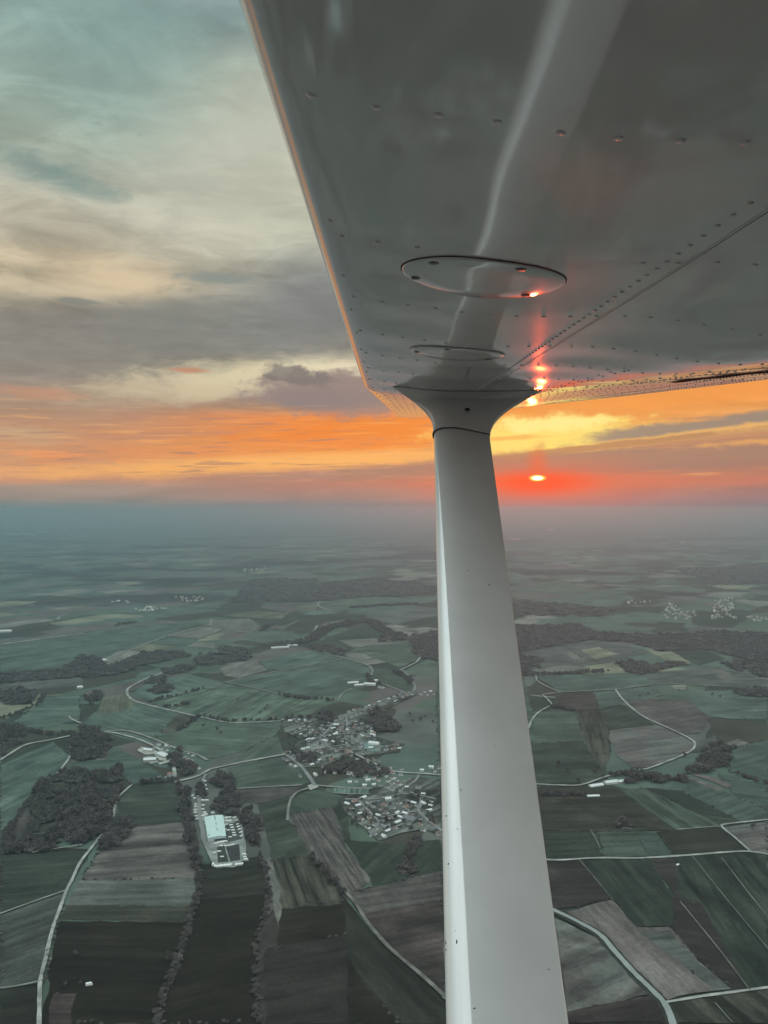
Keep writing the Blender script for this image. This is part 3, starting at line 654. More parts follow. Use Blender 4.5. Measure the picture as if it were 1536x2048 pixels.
def trees_mesh(name, places, mat):
    """places: (x, y, height, width) -> one mesh of many crowns"""
    VV, FF = [], []; base = 0
    for (x, y, h, wd) in places:
        k = random.randrange(6); V = CROWNS[k][0]; th = random.uniform(0, 6.28)
        c_, s_ = math.cos(th), math.sin(th)
        X = V[:, 0] * wd; Y = V[:, 1] * wd * random.uniform(.8, 1.2)
        VV.append(np.stack([x + X * c_ - Y * s_, y + X * s_ + Y * c_, np.maximum(V[:, 2] * h, -0.2)], 1))
        FF.append(CFN[k] + base); base += len(V)
    V = np.concatenate(VV); Fc = np.concatenate(FF)
    me = bpy.data.meshes.new(name)
    me.vertices.add(len(V)); me.vertices.foreach_set('co', V.astype(np.float32).ravel())
    me.loops.add(Fc.size); me.loops.foreach_set('vertex_index', Fc.astype(np.int32).ravel())
    me.polygons.add(len(Fc)); me.polygons.foreach_set('loop_start', np.arange(0, Fc.size, 3, dtype=np.int32))
    me.update(calc_edges=True); me.materials.append(mat)
    o = bpy.data.objects.new(name, me); COL.objects.link(o)
    return o
def inside(pt, poly):
    x, y = pt; r = False; j = len(poly) - 1
    for i in range(len(poly)):
        xi, yi = poly[i][0], poly[i][1]; xj, yj = poly[j][0], poly[j][1]
        if (yi > y) != (yj > y) and x < (xj - xi) * (y - yi) / (yj - yi) + xi: r = not r
        j = i
    return r
floor_m = field_mat('wood_floor', (0.052, 0.045, 0.042), 20, 0.1, 20, 0.3)
def wood(px, label, h=(7, 11), dens=1.0, gap=0.0, name='woodland'):
    poly = [gp(u, v) for u, v in px]
    cy = sum(q.y for q in poly) / len(poly)
    sp = max(6.5, cy / 230.0) / dens
    x0, x1 = min(q.x for q in poly), max(q.x for q in poly); y0, y1 = min(q.y for q in poly), max(q.y for q in poly)
    pl = []; y = y0
    while y < y1:
        x = x0
        while x < x1:
            q = (x + random.uniform(-.5, .5) * sp, y + random.uniform(-.5, .5) * sp)
            nv = mnoise.noise_vector(Vector((q[0] / 34, q[1] / 34, 1.3))) * min(26, sp * 2.2)
            if inside((q[0] + nv.x, q[1] + nv.y), poly) and random.random() > gap and (gap == 0 or mnoise.noise(Vector((q[0] * .02, q[1] * .02, 3))) > -0.22):
                hh = random.uniform(*h) * (0.72 if cy > 2300 else 1.0) * (1 + 0.8 * mnoise.noise(Vector((q[0] / 28, q[1] / 28, 9)))); pl.append((q[0], q[1], hh * random.choice((.5, .8, 1, 1, 1.35)), sp * random.choice((.9, 1.2, 1.5, 2.1))))
            x += sp
        y += sp
    if not pl: return
    o = trees_mesh(name, pl, tm)
    tag(o, label, 'wood', kind='stuff')
    if gap == 0:
        zlev[0] += 0.012
        pp = rough_poly(poly, zlev[0], 15, 4)
        struct(mesh_obj('wood_floor', pp, [tuple(range(len(pp)))], floor_m))
def treeline(px, label, wd=8, h=(6, 11), gap=0.1, sp=6.0, name='treeline'):
    pts = [gp(u, v) for u, v in px]; pl = []
    sp = max(sp, pts[0].y / 330.0)
    for a, b in zip(pts, pts[1:]):
        L = (b - a).length; n = max(1, int(L / sp * max(1, wd / (sp * 1.2))))
        for k in range(n):
            if random.random() < gap: continue
            q = a.lerp(b, random.random())
            pl.append((q.x + random.uniform(-.5, .5) * wd, q.y + random.uniform(-.5, .5) * wd, random.uniform(*h), random.uniform(.8, 1.5) * sp))
    o = trees_mesh(name, pl, tm)
    tag(o, label, 'trees', kind='stuff')
WOODS = [
 ([(872,1268),(1032,1250),(1036,1306),(875,1322)], 'dark forest passing behind the strut', {}),
 ([(75,1565),(130,1548),(195,1544),(234,1553),(241,1584),(228,1630),(212,1662),(182,1690),(68,1706),(60,1678),(80,1636),(68,1604)], 'large dark bare wood beside the pale lane at lower left', dict(gap=.06)),
 ([(228,1636),(268,1640),(258,1668),(226,1700),(192,1700),(216,1668)], 'dark copse on the field side of the pale lane', {}),
 ([(0,1686),(40,1684),(66,1692),(55,1704),(0,1710)], 'dark tree belt at the left edge under the large wood', {}),
 ([(146,1480),(169,1456),(195,1458),(221,1493),(208,1514),(163,1524),(140,1517)], 'round purple brown wood above the large wood', {}),
 ([(225,1532),(247,1535),(244,1552),(225,1549)], 'small dark copse between the round wood and the pale yard', {}),
 ([(0,1386),(68,1382),(66,1408),(20,1411),(0,1404)], 'dark wood at the left edge beside a curving hedge', {}),
 ([(0,1448),(59,1457),(49,1478),(20,1500),(0,1512)], 'straggling wood at the left edge above the green field', dict(gap=.15)),
 ([(163,1392),(202,1382),(208,1395),(182,1411)], 'small wood left of the bend in the pale road', dict(gap=.1)),
 ([(290,1362),(330,1352),(346,1380),(316,1390),(288,1372)], 'loose copse inside the bend of the pale road', dict(gap=.3)),
 ([(326,1338),(384,1330),(392,1340),(340,1350)], 'long wood above the bend of the pale road', {}),
 ([(0,1368),(0,1348),(124,1339),(163,1314),(192,1312),(212,1339),(283,1306),(326,1303),(362,1303),(384,1312),(286,1330),(228,1352),(176,1354)], 'long dark wooded bank running in from the left edge', {}),
 ([(436,1293),(500,1300),(500,1316),(449,1309)], 'dark wood below the tan fields of the valley', {}),
 ([(396,1308),(450,1304),(500,1320),(430,1330),(380,1334)], 'wood along the valley under the tan fields', dict(gap=.15)),
 ([(503,1158),(626,1158),(640,1167),(728,1158),(840,1165),(872,1180),(862,1190),(740,1194),(600,1205),(500,1203),(462,1204)], 'broad purple forest in the middle distance', dict(dens=.8)),
 ([(828,1272),(876,1261),(877,1322),(840,1316),(822,1287)], 'dark forest end showing left of the strut', {}),
 ([(1020,1252),(1161,1250),(1197,1266),(1291,1271),(1364,1268),(1436,1262),(1536,1268),(1536,1326),(1479,1315),(1414,1300),(1320,1303),(1270,1286),(1183,1279),(1081,1298),(1034,1306)], 'wide dark forest to the right of the strut', {}),
 ([(1367,1138),(1447,1135),(1536,1125),(1536,1168),(1422,1170),(1425,1159),(1367,1149)], 'far forest at the right edge behind the white village', dict(dens=.8)),
 ([(1030,1208),(1110,1205),(1233,1218),(1212,1233),(1024,1231)], 'pale grey wood right of the strut far off', dict(gap=.3, dens=.7)),
 ([(1233,1326),(1288,1323),(1320,1345),(1277,1350),(1250,1340)], 'dark copse between the yellow fields, the left one', {}),
 ([(1299,1330),(1360,1324),(1372,1329),(1320,1340)], 'flat dark copse under the right yellow field', {}),
 ([(1038,1308),(1081,1316),(1078,1337),(1041,1350)], 'bushy copse against the strut below the forest', dict(gap=.2)),
 ([(1440,1325),(1536,1332),(1536,1358),(1470,1340)], 'wood at the right edge under the forest', dict(gap=.1)),
 ([(1400,1520),(1427,1492),(1469,1496),(1459,1522),(1410,1548),(1375,1550)], 'spreading wood at the head of the two pale strips', dict(gap=.12)),
 ([(1246,1558),(1303,1552),(1329,1560),(1375,1551),(1364,1563),(1257,1571)], 'tree belt right of the pale sheds', dict(gap=.08)),
 ([(1228,1637),(1248,1642),(1267,1660),(1244,1660)], 'oval dark copse alone in the olive field', {}),
 ([(1462,1384),(1536,1376),(1536,1395),(1490,1394)], 'dark wood on the road at the right edge', {}),
 ([(640,1440),(648,1424),(664,1428),(668,1444),(652,1450)], 'very dark clump on the left side of the old village', {}),
 ([(740,1448),(775,1440),(800,1452),(798,1464),(752,1462)], 'dark wood behind the old village on its right', {}),
 ([(742,1422),(780,1428),(770,1440),(742,1436)], 'dark wood beside the upper village street', dict(gap=.1)),
 ([(640,1548),(690,1532),(740,1530),(800,1545),(795,1560),(700,1556),(650,1562)], 'brown wood between the old village and the new houses', dict(gap=.7)),
 ([(575,1500),(620,1510),(640,1528),(600,1528)], 'orchard trees on the near side of the old village', dict(gap=.35)),
 ([(424,1548),(440,1548),(462,1562),(478,1600),(474,1632),(440,1628),(424,1610),(432,1580)], 'dark wood above the large pale hall', dict(gap=.04)),
 ([(478,1630),(500,1624),(519,1650),(519,1688),(502,1694),(492,1660)], 'dark wood along the right side of the vehicle yard', {}),
 ([(352,1568),(374,1590),(384,1640),(398,1700),(402,1740),(388,1740),(374,1680),(358,1600)], 'dark tree belt between the brown field and the camp road', {}),
 ([(330,1525),(352,1500),(380,1520),(400,1550),(372,1556),(356,1540)], 'rough wood between the railway and the houses by the pale yard', dict(gap=.25)),
 ([(330,1890),(348,1884),(356,1905),(342,1930),(326,1930)], 'clump of bare trees beside the long dark hedge', dict(gap=.1)),
 ([(800,1752),(812,1712),(826,1676),(836,1680),(826,1712),(818,1752)], 'tapering dark spinney below the new houses', {}),
 ([(770,1270),(800,1265),(812,1280),(760,1284)], 'wood strip on the valley slope left of the strut', dict(gap=.1)),
 ([(623,1287),(699,1300),(680,1311),(626,1300)], 'dark wood in the fork of the valley', {}),
]
for px, lb, kw in WOODS: wood(px, lb, **kw)
LINES = [
 ([(570,1290),(621,1280),(655,1258),(699,1246),(743,1243),(766,1262),(810,1278)], 'sweeping wooded strip along the valley rim', dict(wd=60, sp=11)),
 ([(88,1392),(78,1409),(33,1431),(0,1441)], 'curving hedge at the left edge', dict(wd=12)),
 ([(59,1464),(100,1470),(153,1467)], 'tree line left of the round wood', dict(wd=12)),
 ([(325,1417),(381,1409)], 'short hedge below the bend of the pale road', dict(wd=12)),
 ([(355,1464),(376,1450),(397,1434)], 'thick dark hedge on the green slope', dict(wd=12, gap=0)),
 ([(299,1405),(360,1390),(410,1378)], 'thin hedge beside the field path', dict(wd=7, gap=.4)),
 ([(404,1435),(456,1445),(560,1441)], 'hedge along the pale road to the village', dict(wd=8, gap=.35)),
 ([(398,1738),(395,1790),(372,1872),(345,1943),(325,1992),(310,2055)], 'long bare hedge between the two darkest fields', dict(wd=8, gap=.05, sp=4.5, h=(3, 6))),
 ([(520,1695),(533,1746),(538,1805),(522,1849),(511,1893),(512,1952),(516,2050)], 'gappy hedge down the middle of the dark fields', dict(wd=7, gap=.35, sp=4.5, h=(3, 6))),
 ([(264,1571),(300,1566),(352,1563)], 'dark hedge above the green field by the pale lane', dict(wd=9, gap=0)),
 ([(60,1690),(75,1640),(65,1604),(100,1588),(80,1612)], 'ragged trees on the outer edge of the large wood', dict(wd=12, gap=.2)),
 ([(0,1690),(30,1645),(60,1602)], 'sloping hedge at the left edge', dict(wd=9, gap=.15)),
 ([(1041,1351),(1120,1349),(1212,1344)], 'hedge at the foot of the tan field right of the strut', dict(wd=25)),
 ([(1104,1413),(1150,1424)], 'short hedge by the bend near the strut', dict(wd=14)),
 ([(1220,1554),(1245,1551),(1280,1545)], 'bushes along the loop road', dict(wd=14, gap=.1)),
 ([(1459,1545),(1500,1560),(1536,1568)], 'thin hedge in the green field at the right edge', dict(wd=10, gap=.3)),
 ([(1080,1590),(1130,1592),(1170,1594)], 'dark hedge beside the strut below the pale sheds', dict(wd=16, gap=.15)),
 ([(566,1440),(600,1436),(640,1438)], 'hedge behind the left end of the village', dict(wd=10)),
 ([(560,1392),(610,1398),(664,1402)], 'dark hedge in the field above the village', dict(wd=16, gap=.1)),
 ([(790,1345),(815,1356),(822,1368)], 'trees along the lane above the village', dict(wd=18)),
 ([(735,1352),(742,1368),(760,1368)], 'trees beside the farm above the village', dict(wd=18)),
 ([(620,1716),(660,1760),(692,1795)], 'scattered bushes between the two striped fields', dict(wd=10, gap=.4)),
 ([(540,1250),(525,1262)], 'short line of trees in the tan fields', dict(wd=30)),
 ([(400,1570),(404,1600)], 'trees beside the camp road', dict(wd=14, gap=.2)),
 ([(228,1252),(280,1244)], 'far hedge beside the teal field', dict(wd=30, sp=14)),
 ([(700,1216),(760,1212),(830,1208)], 'tree line under the broad purple forest', dict(wd=50, sp=13)),
 ([(86,1966),(98,1900),(112,1850),(128,1800)], 'dark scrub strip along the right side of the pale lane', dict(wd=5, sp=3.5, h=(1.5, 3), gap=.15)),
]
for px, lb, kw in LINES: treeline(px, lb, **kw)

pl = []
for px, kind, kw in FIELDS:
    pts = [gp(u, v) for u, v in px]
    for a, b in zip(pts, pts[1:] + pts[:1]):
        if random.random() < .72 or a.y < 700: continue
        L = (b - a).length; n = int(L / 7); keep = random.uniform(.15, .6)
        for k in range(n):
            if mnoise.noise(Vector((a.x * .01 + k * .16, a.y * .01, 2))) > keep - .35: continue
            q = a.lerp(b, (k + random.random()) / n)
            if any((q - r_).length < 14 for rd in ROADS for r_ in rd): continue
            pl.append((q.x + random.uniform(-2.5, 2.5), q.y + random.uniform(-2.5, 2.5), random.uniform(1, 3.5), random.uniform(2, 4.5)))
tag(trees_mesh('scrub', pl, tm), 'low dark scrub growing along the field edges', 'scrub', kind='stuff')

# ---------------------------------------------------------------- single trees
def make_tree(seed):
    rs = random.Random(seed)
    root = empty('tree', (0, 0, 0))
    V, Fc = [], []
    def limb(a, b, r0, r1, n=6):
        a, b = Vector(a), Vector(b); d = (b - a).normalized(); x = d.orthogonal().normalized(); y = d.cross(x)
        k = len(V)
        for q, r in ((a, r0), (b, r1)):
            for i in range(n):
                t = 2 * math.pi * i / n; V.append(q + (x * math.cos(t) + y * math.sin(t)) * r)
        for i in range(n): Fc.append((k + i, k + (i + 1) % n, k + n + (i + 1) % n, k + n + i))
    limb((0, 0, -0.2), (0.1, 0, 3.4), 0.34, 0.22)
    tips = []
    for i in range(6):
        th = i * 1.05 + rs.uniform(-.3, .3); e = Vector((math.cos(th) * rs.uniform(1.5, 2.8), math.sin(th) * rs.uniform(1.5, 2.8), rs.uniform(5, 7.6)))
        limb((0.1, 0, 3.1), e, 0.16, 0.06); tips.append(e)
    mesh_obj('trunk', V, Fc, bark_m, root)
    V, Fc = [], []
    for j in range(11):
        base = tips[j % 6] * rs.uniform(.7, 1.05) + Vector((rs.uniform(-1, 1), rs.uniform(-1, 1), rs.uniform(-.6, 1.4)))
        T, TF = CROWNS[rs.randrange(6)]; sc = rs.uniform(1.7, 2.9); b0 = len(V)
        for q in T: V.append(base + Vector((q[0] * sc, q[1] * sc, (q[2] - .55) * sc)))
        Fc += [tuple(b0 + i for i in f) for f in TF]
    mesh_obj('crown', V, Fc, tm, root)
    return root
PROTO = [make_tree(s) for s in (3, 8, 21)]
def copy_tree(o, parent=None):
    c = o.copy(); COL.objects.link(c); c.parent = parent
    for ch in o.children:
        d = ch.copy(); COL.objects.link(d); d.parent = c
    return c
used = set()
def place(proto, pos, rz, sc=1.0):
    if proto.name in used: o = copy_tree(proto)
    else: o = proto; used.add(proto.name)
    o.location = pos; o.rotation_euler = (0, 0, rz); o.scale = (sc, sc, sc)
    return o
def tree_at(u, v, label, group, sc=None):
    o = place(random.choice(PROTO), gp(u, v), random.uniform(0, 6.28), sc or random.uniform(.8, 1.25))
    tag(o, label, 'tree', group)
for u, v in [(1506,1658)]: tree_at(u, v, 'lone bare tree standing on the grey field inside the road corner', None, 1.15)
for u, v in [(1157,1570),(1370,1515)]: tree_at(u, v, 'single dark tree beside the pale loop road', 'trees beside the loop road', 1.35)
for u, v in [(407,1455),(434,1462),(442,1470)]: tree_at(u, v, 'lone bush on the green slope right of the thick hedge', 'bushes on the green slope')
for u, v in [(530,1420),(535,1414),(520,1428),(476,1402)]: tree_at(u, v, 'lone tree in the green field above the pale village road', 'trees in the field above the village road')
for u, v in [(152,1914),(130,1975),(160,1972)]: tree_at(u, v, 'small bare tree in the darkest field beside the reddish plot', 'trees by the reddish plot', .8)
for u, v in [(1116,1532),(1135,1545),(1190,1548),(1205,1556),(1196,1540)]: tree_at(u, v, 'single tree on the dark pasture left of the loop road', 'trees on the dark pasture')
for u, v in [(1280,1395),(1296,1391),(1424,1392),(1440,1396)]: tree_at(u, v, 'far single tree near the upper right crossroads', 'trees near the upper crossroads')
for u, v in [(840,1442),(850,1436),(866,1448),(820,1432),(826,1446),(842,1440)]: tree_at(u, v, 'single dark tree in the meadow behind the village beside the strut', 'trees in the meadow behind the village')
for k in range(80):
    u, v = random.uniform(572, 735), random.uniform(1440, 1530)
    tree_at(u, v, 'bare garden tree between the close houses of the old village', 'garden trees of the old village', random.uniform(.6, .95))
for k in range(50):
    u, v = random.uniform(690, 872), random.uniform(1592, 1662)
    tree_at(u, v, 'bare garden tree between the detached white houses near the strut', 'garden trees among the new houses', random.uniform(.55, .9))

# ---------------------------------------------------------------- houses
wall_ms = [flat_mat('render_white', (0.76, 0.76, 0.73), .8, .3, .05, 1), flat_mat('render_cream', (0.50, 0.46, 0.39), .8, .3, .06, 1), flat_mat('render_grey', (0.38, 0.38, 0.36), .8, .3, .06, 1)]
roof_ms = [flat_mat('roof_slate', (0.13, 0.13, 0.14), .7, .4, .12, 1), flat_mat('roof_brown_tile', (0.13, 0.10, 0.09), .8, .3, .15, 1),
           flat_mat('roof_pale_sheet', (0.52, 0.53, 0.52), .45, .5, .06, 1), flat_mat('roof_red_tile', (0.22, 0.12, 0.095), .8, .3, .12, 1)]
glass_m, gg, p = new_mat('window_glass'); p.inputs['Base Color'].default_value = (0.03, 0.035, 0.04, 1); p.inputs['Roughness'].default_value = 0.08
def make_house(L, W, hw, hr, wm_, rm_, wing=False):
    root = empty('house', (0, 0, 0))
    V, Fc, Fm = [], [], []
    def box(x0, x1, y0, y1, z0, z1, m=0):
        b = len(V)
        for z in (z0, z1): V.extend([(x0, y0, z), (x1, y0, z), (x1, y1, z), (x0, y1, z)])
        for f in ((0, 1, 5, 4), (1, 2, 6, 5), (2, 3, 7, 6), (3, 0, 4, 7), (4, 5, 6, 7)): Fc.append(tuple(b + i for i in f)); Fm.append(m)
    box(-L / 2, L / 2, -W / 2, W / 2, -.2, hw)
    b = len(V)                                            # gables
    V.extend([(-L / 2, -W / 2, hw + .002), (-L / 2, W / 2, hw + .002), (-L / 2, 0, hw + hr), (L / 2, -W / 2, hw + .002), (L / 2, W / 2, hw + .002), (L / 2, 0, hw + hr)])
    Fc += [(b, b + 2, b + 1), (b + 3, b + 4, b + 5)]; Fm += [0, 0]
    if wing: box(L * .1, L * .5 - .3, W / 2, W / 2 + 4.5, -.2, hw * .8)
    for side in (-1, 1):
        nwin = max(2, int(L / 3))
        for i in range(nwin):
            x = -L / 2 + (i + .5) * L / nwin
            for z in ([1.0] if hw < 4 else [1.0, 2.9]):
                b = len(V); y = side * (W / 2 + .02)
                V.extend([(x - .5, y, z), (x + .5, y, z), (x + .5, y, z + 1.2), (x - .5, y, z + 1.2)]); Fc.append((b, b + 1, b + 2, b + 3)); Fm.append(1)
    mesh_obj('wall', V, Fc, [wm_, glass_m], root, fmats=Fm)
    V, Fc = [], []
    o = .45; t = .18
    def roof(x0, x1, w_, z0, z1, cx=0, cy=0, turn=False):
        b = len(V); pr = [(-w_, z0), (0, z1), (w_, z0), (w_, z0 - t), (0, z1 - t), (-w_, z0 - t)]
        for x in (x0, x1):
            for (y, z) in pr: V.append((cx + y, cy + x, z) if turn else (cx + x, cy + y, z))
        n = 6
        for i in range(n): Fc.append((b + i, b + (i + 1) % n, b + n + (i + 1) % n, b + n + i))
        Fc.extend([tuple(b + i for i in range(n)), tuple(b + n + i for i in range(n))])
    sl = hr / (W / 2)
    roof(-L / 2 - o, L / 2 + o, W / 2 + o, hw - o * sl + t + .03, hw + hr + t + .03)
    if wing: roof(0.0, 4.9, L * .2, hw * .8 + .05, hw * .8 + 1.9, L * .3 - .15, W / 2 - .2, True)
    mesh_obj('roof', V, Fc, rm_, root)
    V = []; cx = L * .22
    for z in (hw + hr * .6, hw + hr + 1.0):
        V.extend([(cx - .35, -.35, z), (cx + .35, -.35, z), (cx + .35, .35, z), (cx - .35, .35, z)])
    mesh_obj('chimney', V, [(0, 1, 5, 4), (1, 2, 6, 5), (2, 3, 7, 6), (3, 0, 4, 7), (4, 5, 6, 7)], roof_ms[1], root)
    return root
WN = ['white', 'cream', 'grey']; RN = ['slate', 'brown', 'pale', 'red']
HP = {}
for (wi, ri_, L, W_, hw, hr, wg) in [(0, 0, 11, 8, 4.6, 2.6, False), (0, 2, 12, 8, 4.2, 2.0, False), (0, 1, 10, 8, 5.2, 3.0, True), (1, 1, 14, 8, 5.0, 3.0, False), (2, 0, 13, 7, 4.4, 2.8, False),
                                    (1, 3, 11, 8, 3.4, 2.8, True), (0, 3, 12, 8, 3.4, 2.8, False), (2, 2, 16, 9, 4.6, 2.2, False), (0, 0, 9, 8, 3.2, 2.6, True)]:
    HP.setdefault((wi, ri_), []).append(make_house(L, W_, hw, hr, wall_ms[wi], roof_ms[ri_], wg))
hkeys = [k for k in HP for _ in range({(0,0):6,(0,1):4,(0,2):3,(1,1):3,(2,0):3,(2,2):1}.get(k,1))]
placed = []
def house_at(pos, rz, where, group, keys=None, mind=13.0, sc=None):
    for q in placed:
        if (q[0] - pos.x) ** 2 + (q[1] - pos.y) ** 2 < mind * mind: return False
    k = random.choice(keys or hkeys); pr = random.choice(HP[k])
    o = place(pr, (pos.x, pos.y, 0), rz, sc or random.uniform(.60, .90))
    placed.append((pos.x, pos.y))
    tag(o, f'{WN[k[0]]} house with {RN[k[1]]} roof {where}', 'house', group)
    return True
def scatter(px, n, where, group, rz, spread=.5, mind=14, keys=None, sc=None):
    poly = [gp(u, v) for u, v in px]; xs = [q.x for q in poly]; ys = [q.y for q in poly]; c = 0; tries = 0
    while c < n and tries < n * 60:
        tries += 1
        q = Vector((random.uniform(min(xs), max(xs)), random.uniform(min(ys), max(ys)), 0))
        if not inside((q.x, q.y), poly): continue
        if house_at(q, rz + random.choice((0, math.pi / 2)) + random.uniform(-spread, spread), where, group, keys, mind, sc): c += 1
def along(px, n, where, group, off=14, keys=None, mind=13):
    pts = [gp(u, v) for u, v in px]; seg = [(b - a).length for a, b in zip(pts, pts[1:])]; T = sum(seg); c = 0; tr = 0
    while c < n and tr < n * 30:
        tr += 1; t = random.random() * T
        for (a, b), L in zip(zip(pts, pts[1:]), seg):
            if t < L: break
            t -= L
        d = (b - a).normalized(); nn_ = Vector((-d.y, d.x, 0)) * random.choice((-1, 1)) * off * random.uniform(.8, 1.3)
        if house_at(a + d * t + nn_, math.atan2(d.y, d.x) + random.uniform(-.15, .15), where, group, keys, mind): c += 1
bright = [k for k in hkeys if k[0] == 0]; K = hkeys
scatter([(618,1462),(650,1440),(700,1436),(742,1450),(752,1478),(742,1500),(700,1510),(640,1510),(612,1490)], 90, 'in the dense middle of the old village', 'houses of the old village centre', .6, .5, 10.5)
scatter([(578,1440),(618,1438),(625,1460),(610,1475),(580,1462)], 20, 'in the loose left end of the old village', 'houses at the left end of the old village', .3, .4, 15, bright + [(1, 1)])
along([(573,1512),(600,1506),(640,1496)], 9, 'on the street entering the old village from the left', 'houses on the left village street', 12)
along([(573,1512),(602,1534),(620,1558)], 7, 'beside the lane running down from the old village', 'houses on the lane below the village', 13)
along([(610,1530),(650,1522),(668,1515)], 8, 'in the short row under the old village', 'row houses under the old village', 9)
along([(672,1446),(700,1430),(761,1409),(816,1389)], 28, 'along the straight upper street climbing away', 'houses on the upper village street', 14)
along([(816,1389),(870,1386)], 6, 'at the far end of the upper street beside the strut', 'houses at the end of the upper street', 16)
along([(700,1504),(740,1524),(775,1541),(830,1550)], 12, 'along the road from the village towards the strut', 'houses on the road to the strut', 13)
along([(750,1502),(800,1494)], 7, 'on the spur at the right edge of the old village', 'houses on the right hand spur', 12)
scatter([(690,1604),(720,1596),(800,1598),(868,1606),(850,1640),(800,1660),(760,1680),(735,1662)], 52, 'in the estate nearest the strut', 'houses of the new estate', .7, .3, 15, bright + [(2, 2)])
along([(690,1570),(760,1566),(800,1580),(850,1585)], 16, 'between the cemetery and the new estate', 'houses above the new estate', 12, bright)
along([(640,1540),(700,1545),(760,1556),(800,1570)], 16, 'among the brown trees below the old village', 'houses among the brown trees', 12, bright)
scatter([(830,1650),(870,1650),(882,1672),(860,1672)], 5, 'at the estate corner by the strut', 'houses at the corner of the new estate', .3, .3, 14)
along([(880,1540),(840,1538)], 4, 'above the road junction beside the strut', 'houses above the junction', 10, bright)
along([(310,1492),(330,1496),(352,1502),(380,1514)], 11, 'beside the railway path', 'houses beside the railway path', 9, bright, 11)
along([(352,1518),(380,1530),(410,1536)], 6, 'between the railway path and the road junction', 'houses left of the road junction', 14, K, 12)
along([(318,1552),(345,1552)], 4, 'beside the road under the pale yard', 'sheds under the pale yard', 8, bright, 9)
along([(556,1436),(562,1456)], 2, 'standing apart at the left tip of the old village', 'houses apart from the village', 8, bright)
# small farm and barns above the village, sheds beside the loop road
def barn(u, v, L, W_, hw, hr, rz, wi, ri_, label, cat='barn'):
    o = make_house(L, W_, hw, hr, wall_ms[wi], roof_ms[ri_]); o.name = cat.replace(' ', '_')
    q = gp(u, v); o.location = (q.x, q.y, 0); o.rotation_euler = (0, 0, rz); placed.append((q.x, q.y))
    for ch in list(o.children):
        if ch.name.startswith('chimney'): bpy.data.objects.remove(ch)
    tag(o, label, cat)
barn(706,1367,34,10,4,2.5,.25,0,2,'long pale barn at the left end of the farm above the village')
barn(718,1372,30,9,4,2.5,.3,2,2,'grey sheeted barn in the middle of the farm above the village')
barn(740,1370,36,14,5,2.5,-.2,0,2,'largest pale barn of the farm above the village')
barn(752,1364,10,8,6,2.5,.2,0,2,'small tall white house at the top of the farm above the village','farmhouse')
barn(762,1376,20,8,4,2.5,-.6,0,0,'pale barn with slate roof at the right end of the farm above the village')
barn(206,1322,22,12,5,3,.3,0,2,'white farm building beside the wood on the left bank','farm building')
barn(8,1264,60,22,7,3,.2,0,2,'long white building at the far left edge','farm building')
barn(160,1376,16,9,4,3,.2,0,2,'small white building at the end of the hedge at left','farm building')
barn(560,1296,70,10,4,2,.25,0,2,'long pale shed at the foot of the valley wood','shed')
barn(585,1292,40,10,4,2,.1,2,2,'grey pale shed at the right of the valley wood sheds','shed')
barn(1192,1573,30,11,3.5,2.2,.35,0,2,'pale shed at the left end of the row by the loop road','shed')
barn(1222,1566,28,12,3.5,2.2,.3,0,2,'brightest pale shed in the middle of the row by the loop road','shed')
barn(1242,1565,16,10,3.5,2.2,.3,2,2,'small grey shed at the right end of the row by the loop road','shed')
barn(1186,1594,24,8,3,1.5,.1,2,2,'low grey shed below the row by the loop road','shed')
barn(297,1503,22,12,5,2.5,-.3,1,2,'cream building on the pale yard beside the curving road','warehouse')
barn(327,1513,34,16,5,2.5,-.75,2,2,'grey warehouse with pale roof on the yard beside the curving road','warehouse')
barn(300,1522,26,16,5,2.5,.2,2,2,'square grey warehouse on the lower yard beside the curving road','warehouse')
barn(748,1490,24,14,6,2.5,-.3,0,2,'white hall beside the green playing field','hall')
barn(776,1601,11,10,5,2,.2,0,2,'pale green roofed house in the middle of the new estate','house')
barn(818,1640,22,18,4,2,-.4,2,0,'large grey roofed building at the right side of the new estate','hall')

# far villages: too many and too small to count -> two masses of houses
def far_village(px, n, label, size=12):
    poly = [gp(u, v) for u, v in px]; xs = [q.x for q in poly]; ys = [q.y for q in poly]; V, Fc, Fm = [], [], []; c = 0
    while c < n:
        q = (random.uniform(min(xs), max(xs)), random.uniform(min(ys), max(ys)))
        if not inside(q, poly): continue
        c += 1; th = random.uniform(0, 3.1); L, W_, h, r = size * random.uniform(.6, 1.1), size * .55, random.uniform(5, 8), 3; b = len(V)
        co, si = math.cos(th), math.sin(th)
        for (x, y, z) in [(-L/2,-W_/2,0),(L/2,-W_/2,0),(L/2,W_/2,0),(-L/2,W_/2,0),(-L/2,-W_/2,h),(L/2,-W_/2,h),(L/2,W_/2,h),(-L/2,W_/2,h),(-L/2,0,h+r),(L/2,0,h+r)]:
            V.append((q[0] + x * co - y * si, q[1] + x * si + y * co, z))
        rm_ = random.choice((1, 1, 1, 2))
        for f, m_ in (((0,1,5,4),0),((1,2,6,9,5),0),((2,3,7,6),0),((3,0,4,8,7),0),((4,5,9,8),rm_),((6,7,8,9),rm_)): Fc.append(tuple(b + i for i in f)); Fm.append(m_)
    o = mesh_obj('distant_village', V, Fc, [wall_ms[1], roof_ms[0], roof_ms[2]], fmats=Fm)
    tag(o, label, 'village', kind='stuff')
far_village([(1335,1208),(1350,1206),(1362,1222),(1390,1222),(1400,1235),(1350,1242),(1325,1234)], 46, 'left half of the far white village at the right edge', 13)
far_village([(1430,1200),(1466,1196),(1470,1215),(1460,1232),(1480,1240),(1420,1238),(1425,1218)], 60, 'right half of the far white village at the right edge', 13)
far_village([(1490,1232),(1536,1236),(1536,1244),(1495,1242)], 14, 'houses of the far white village cut by the right edge', 14)
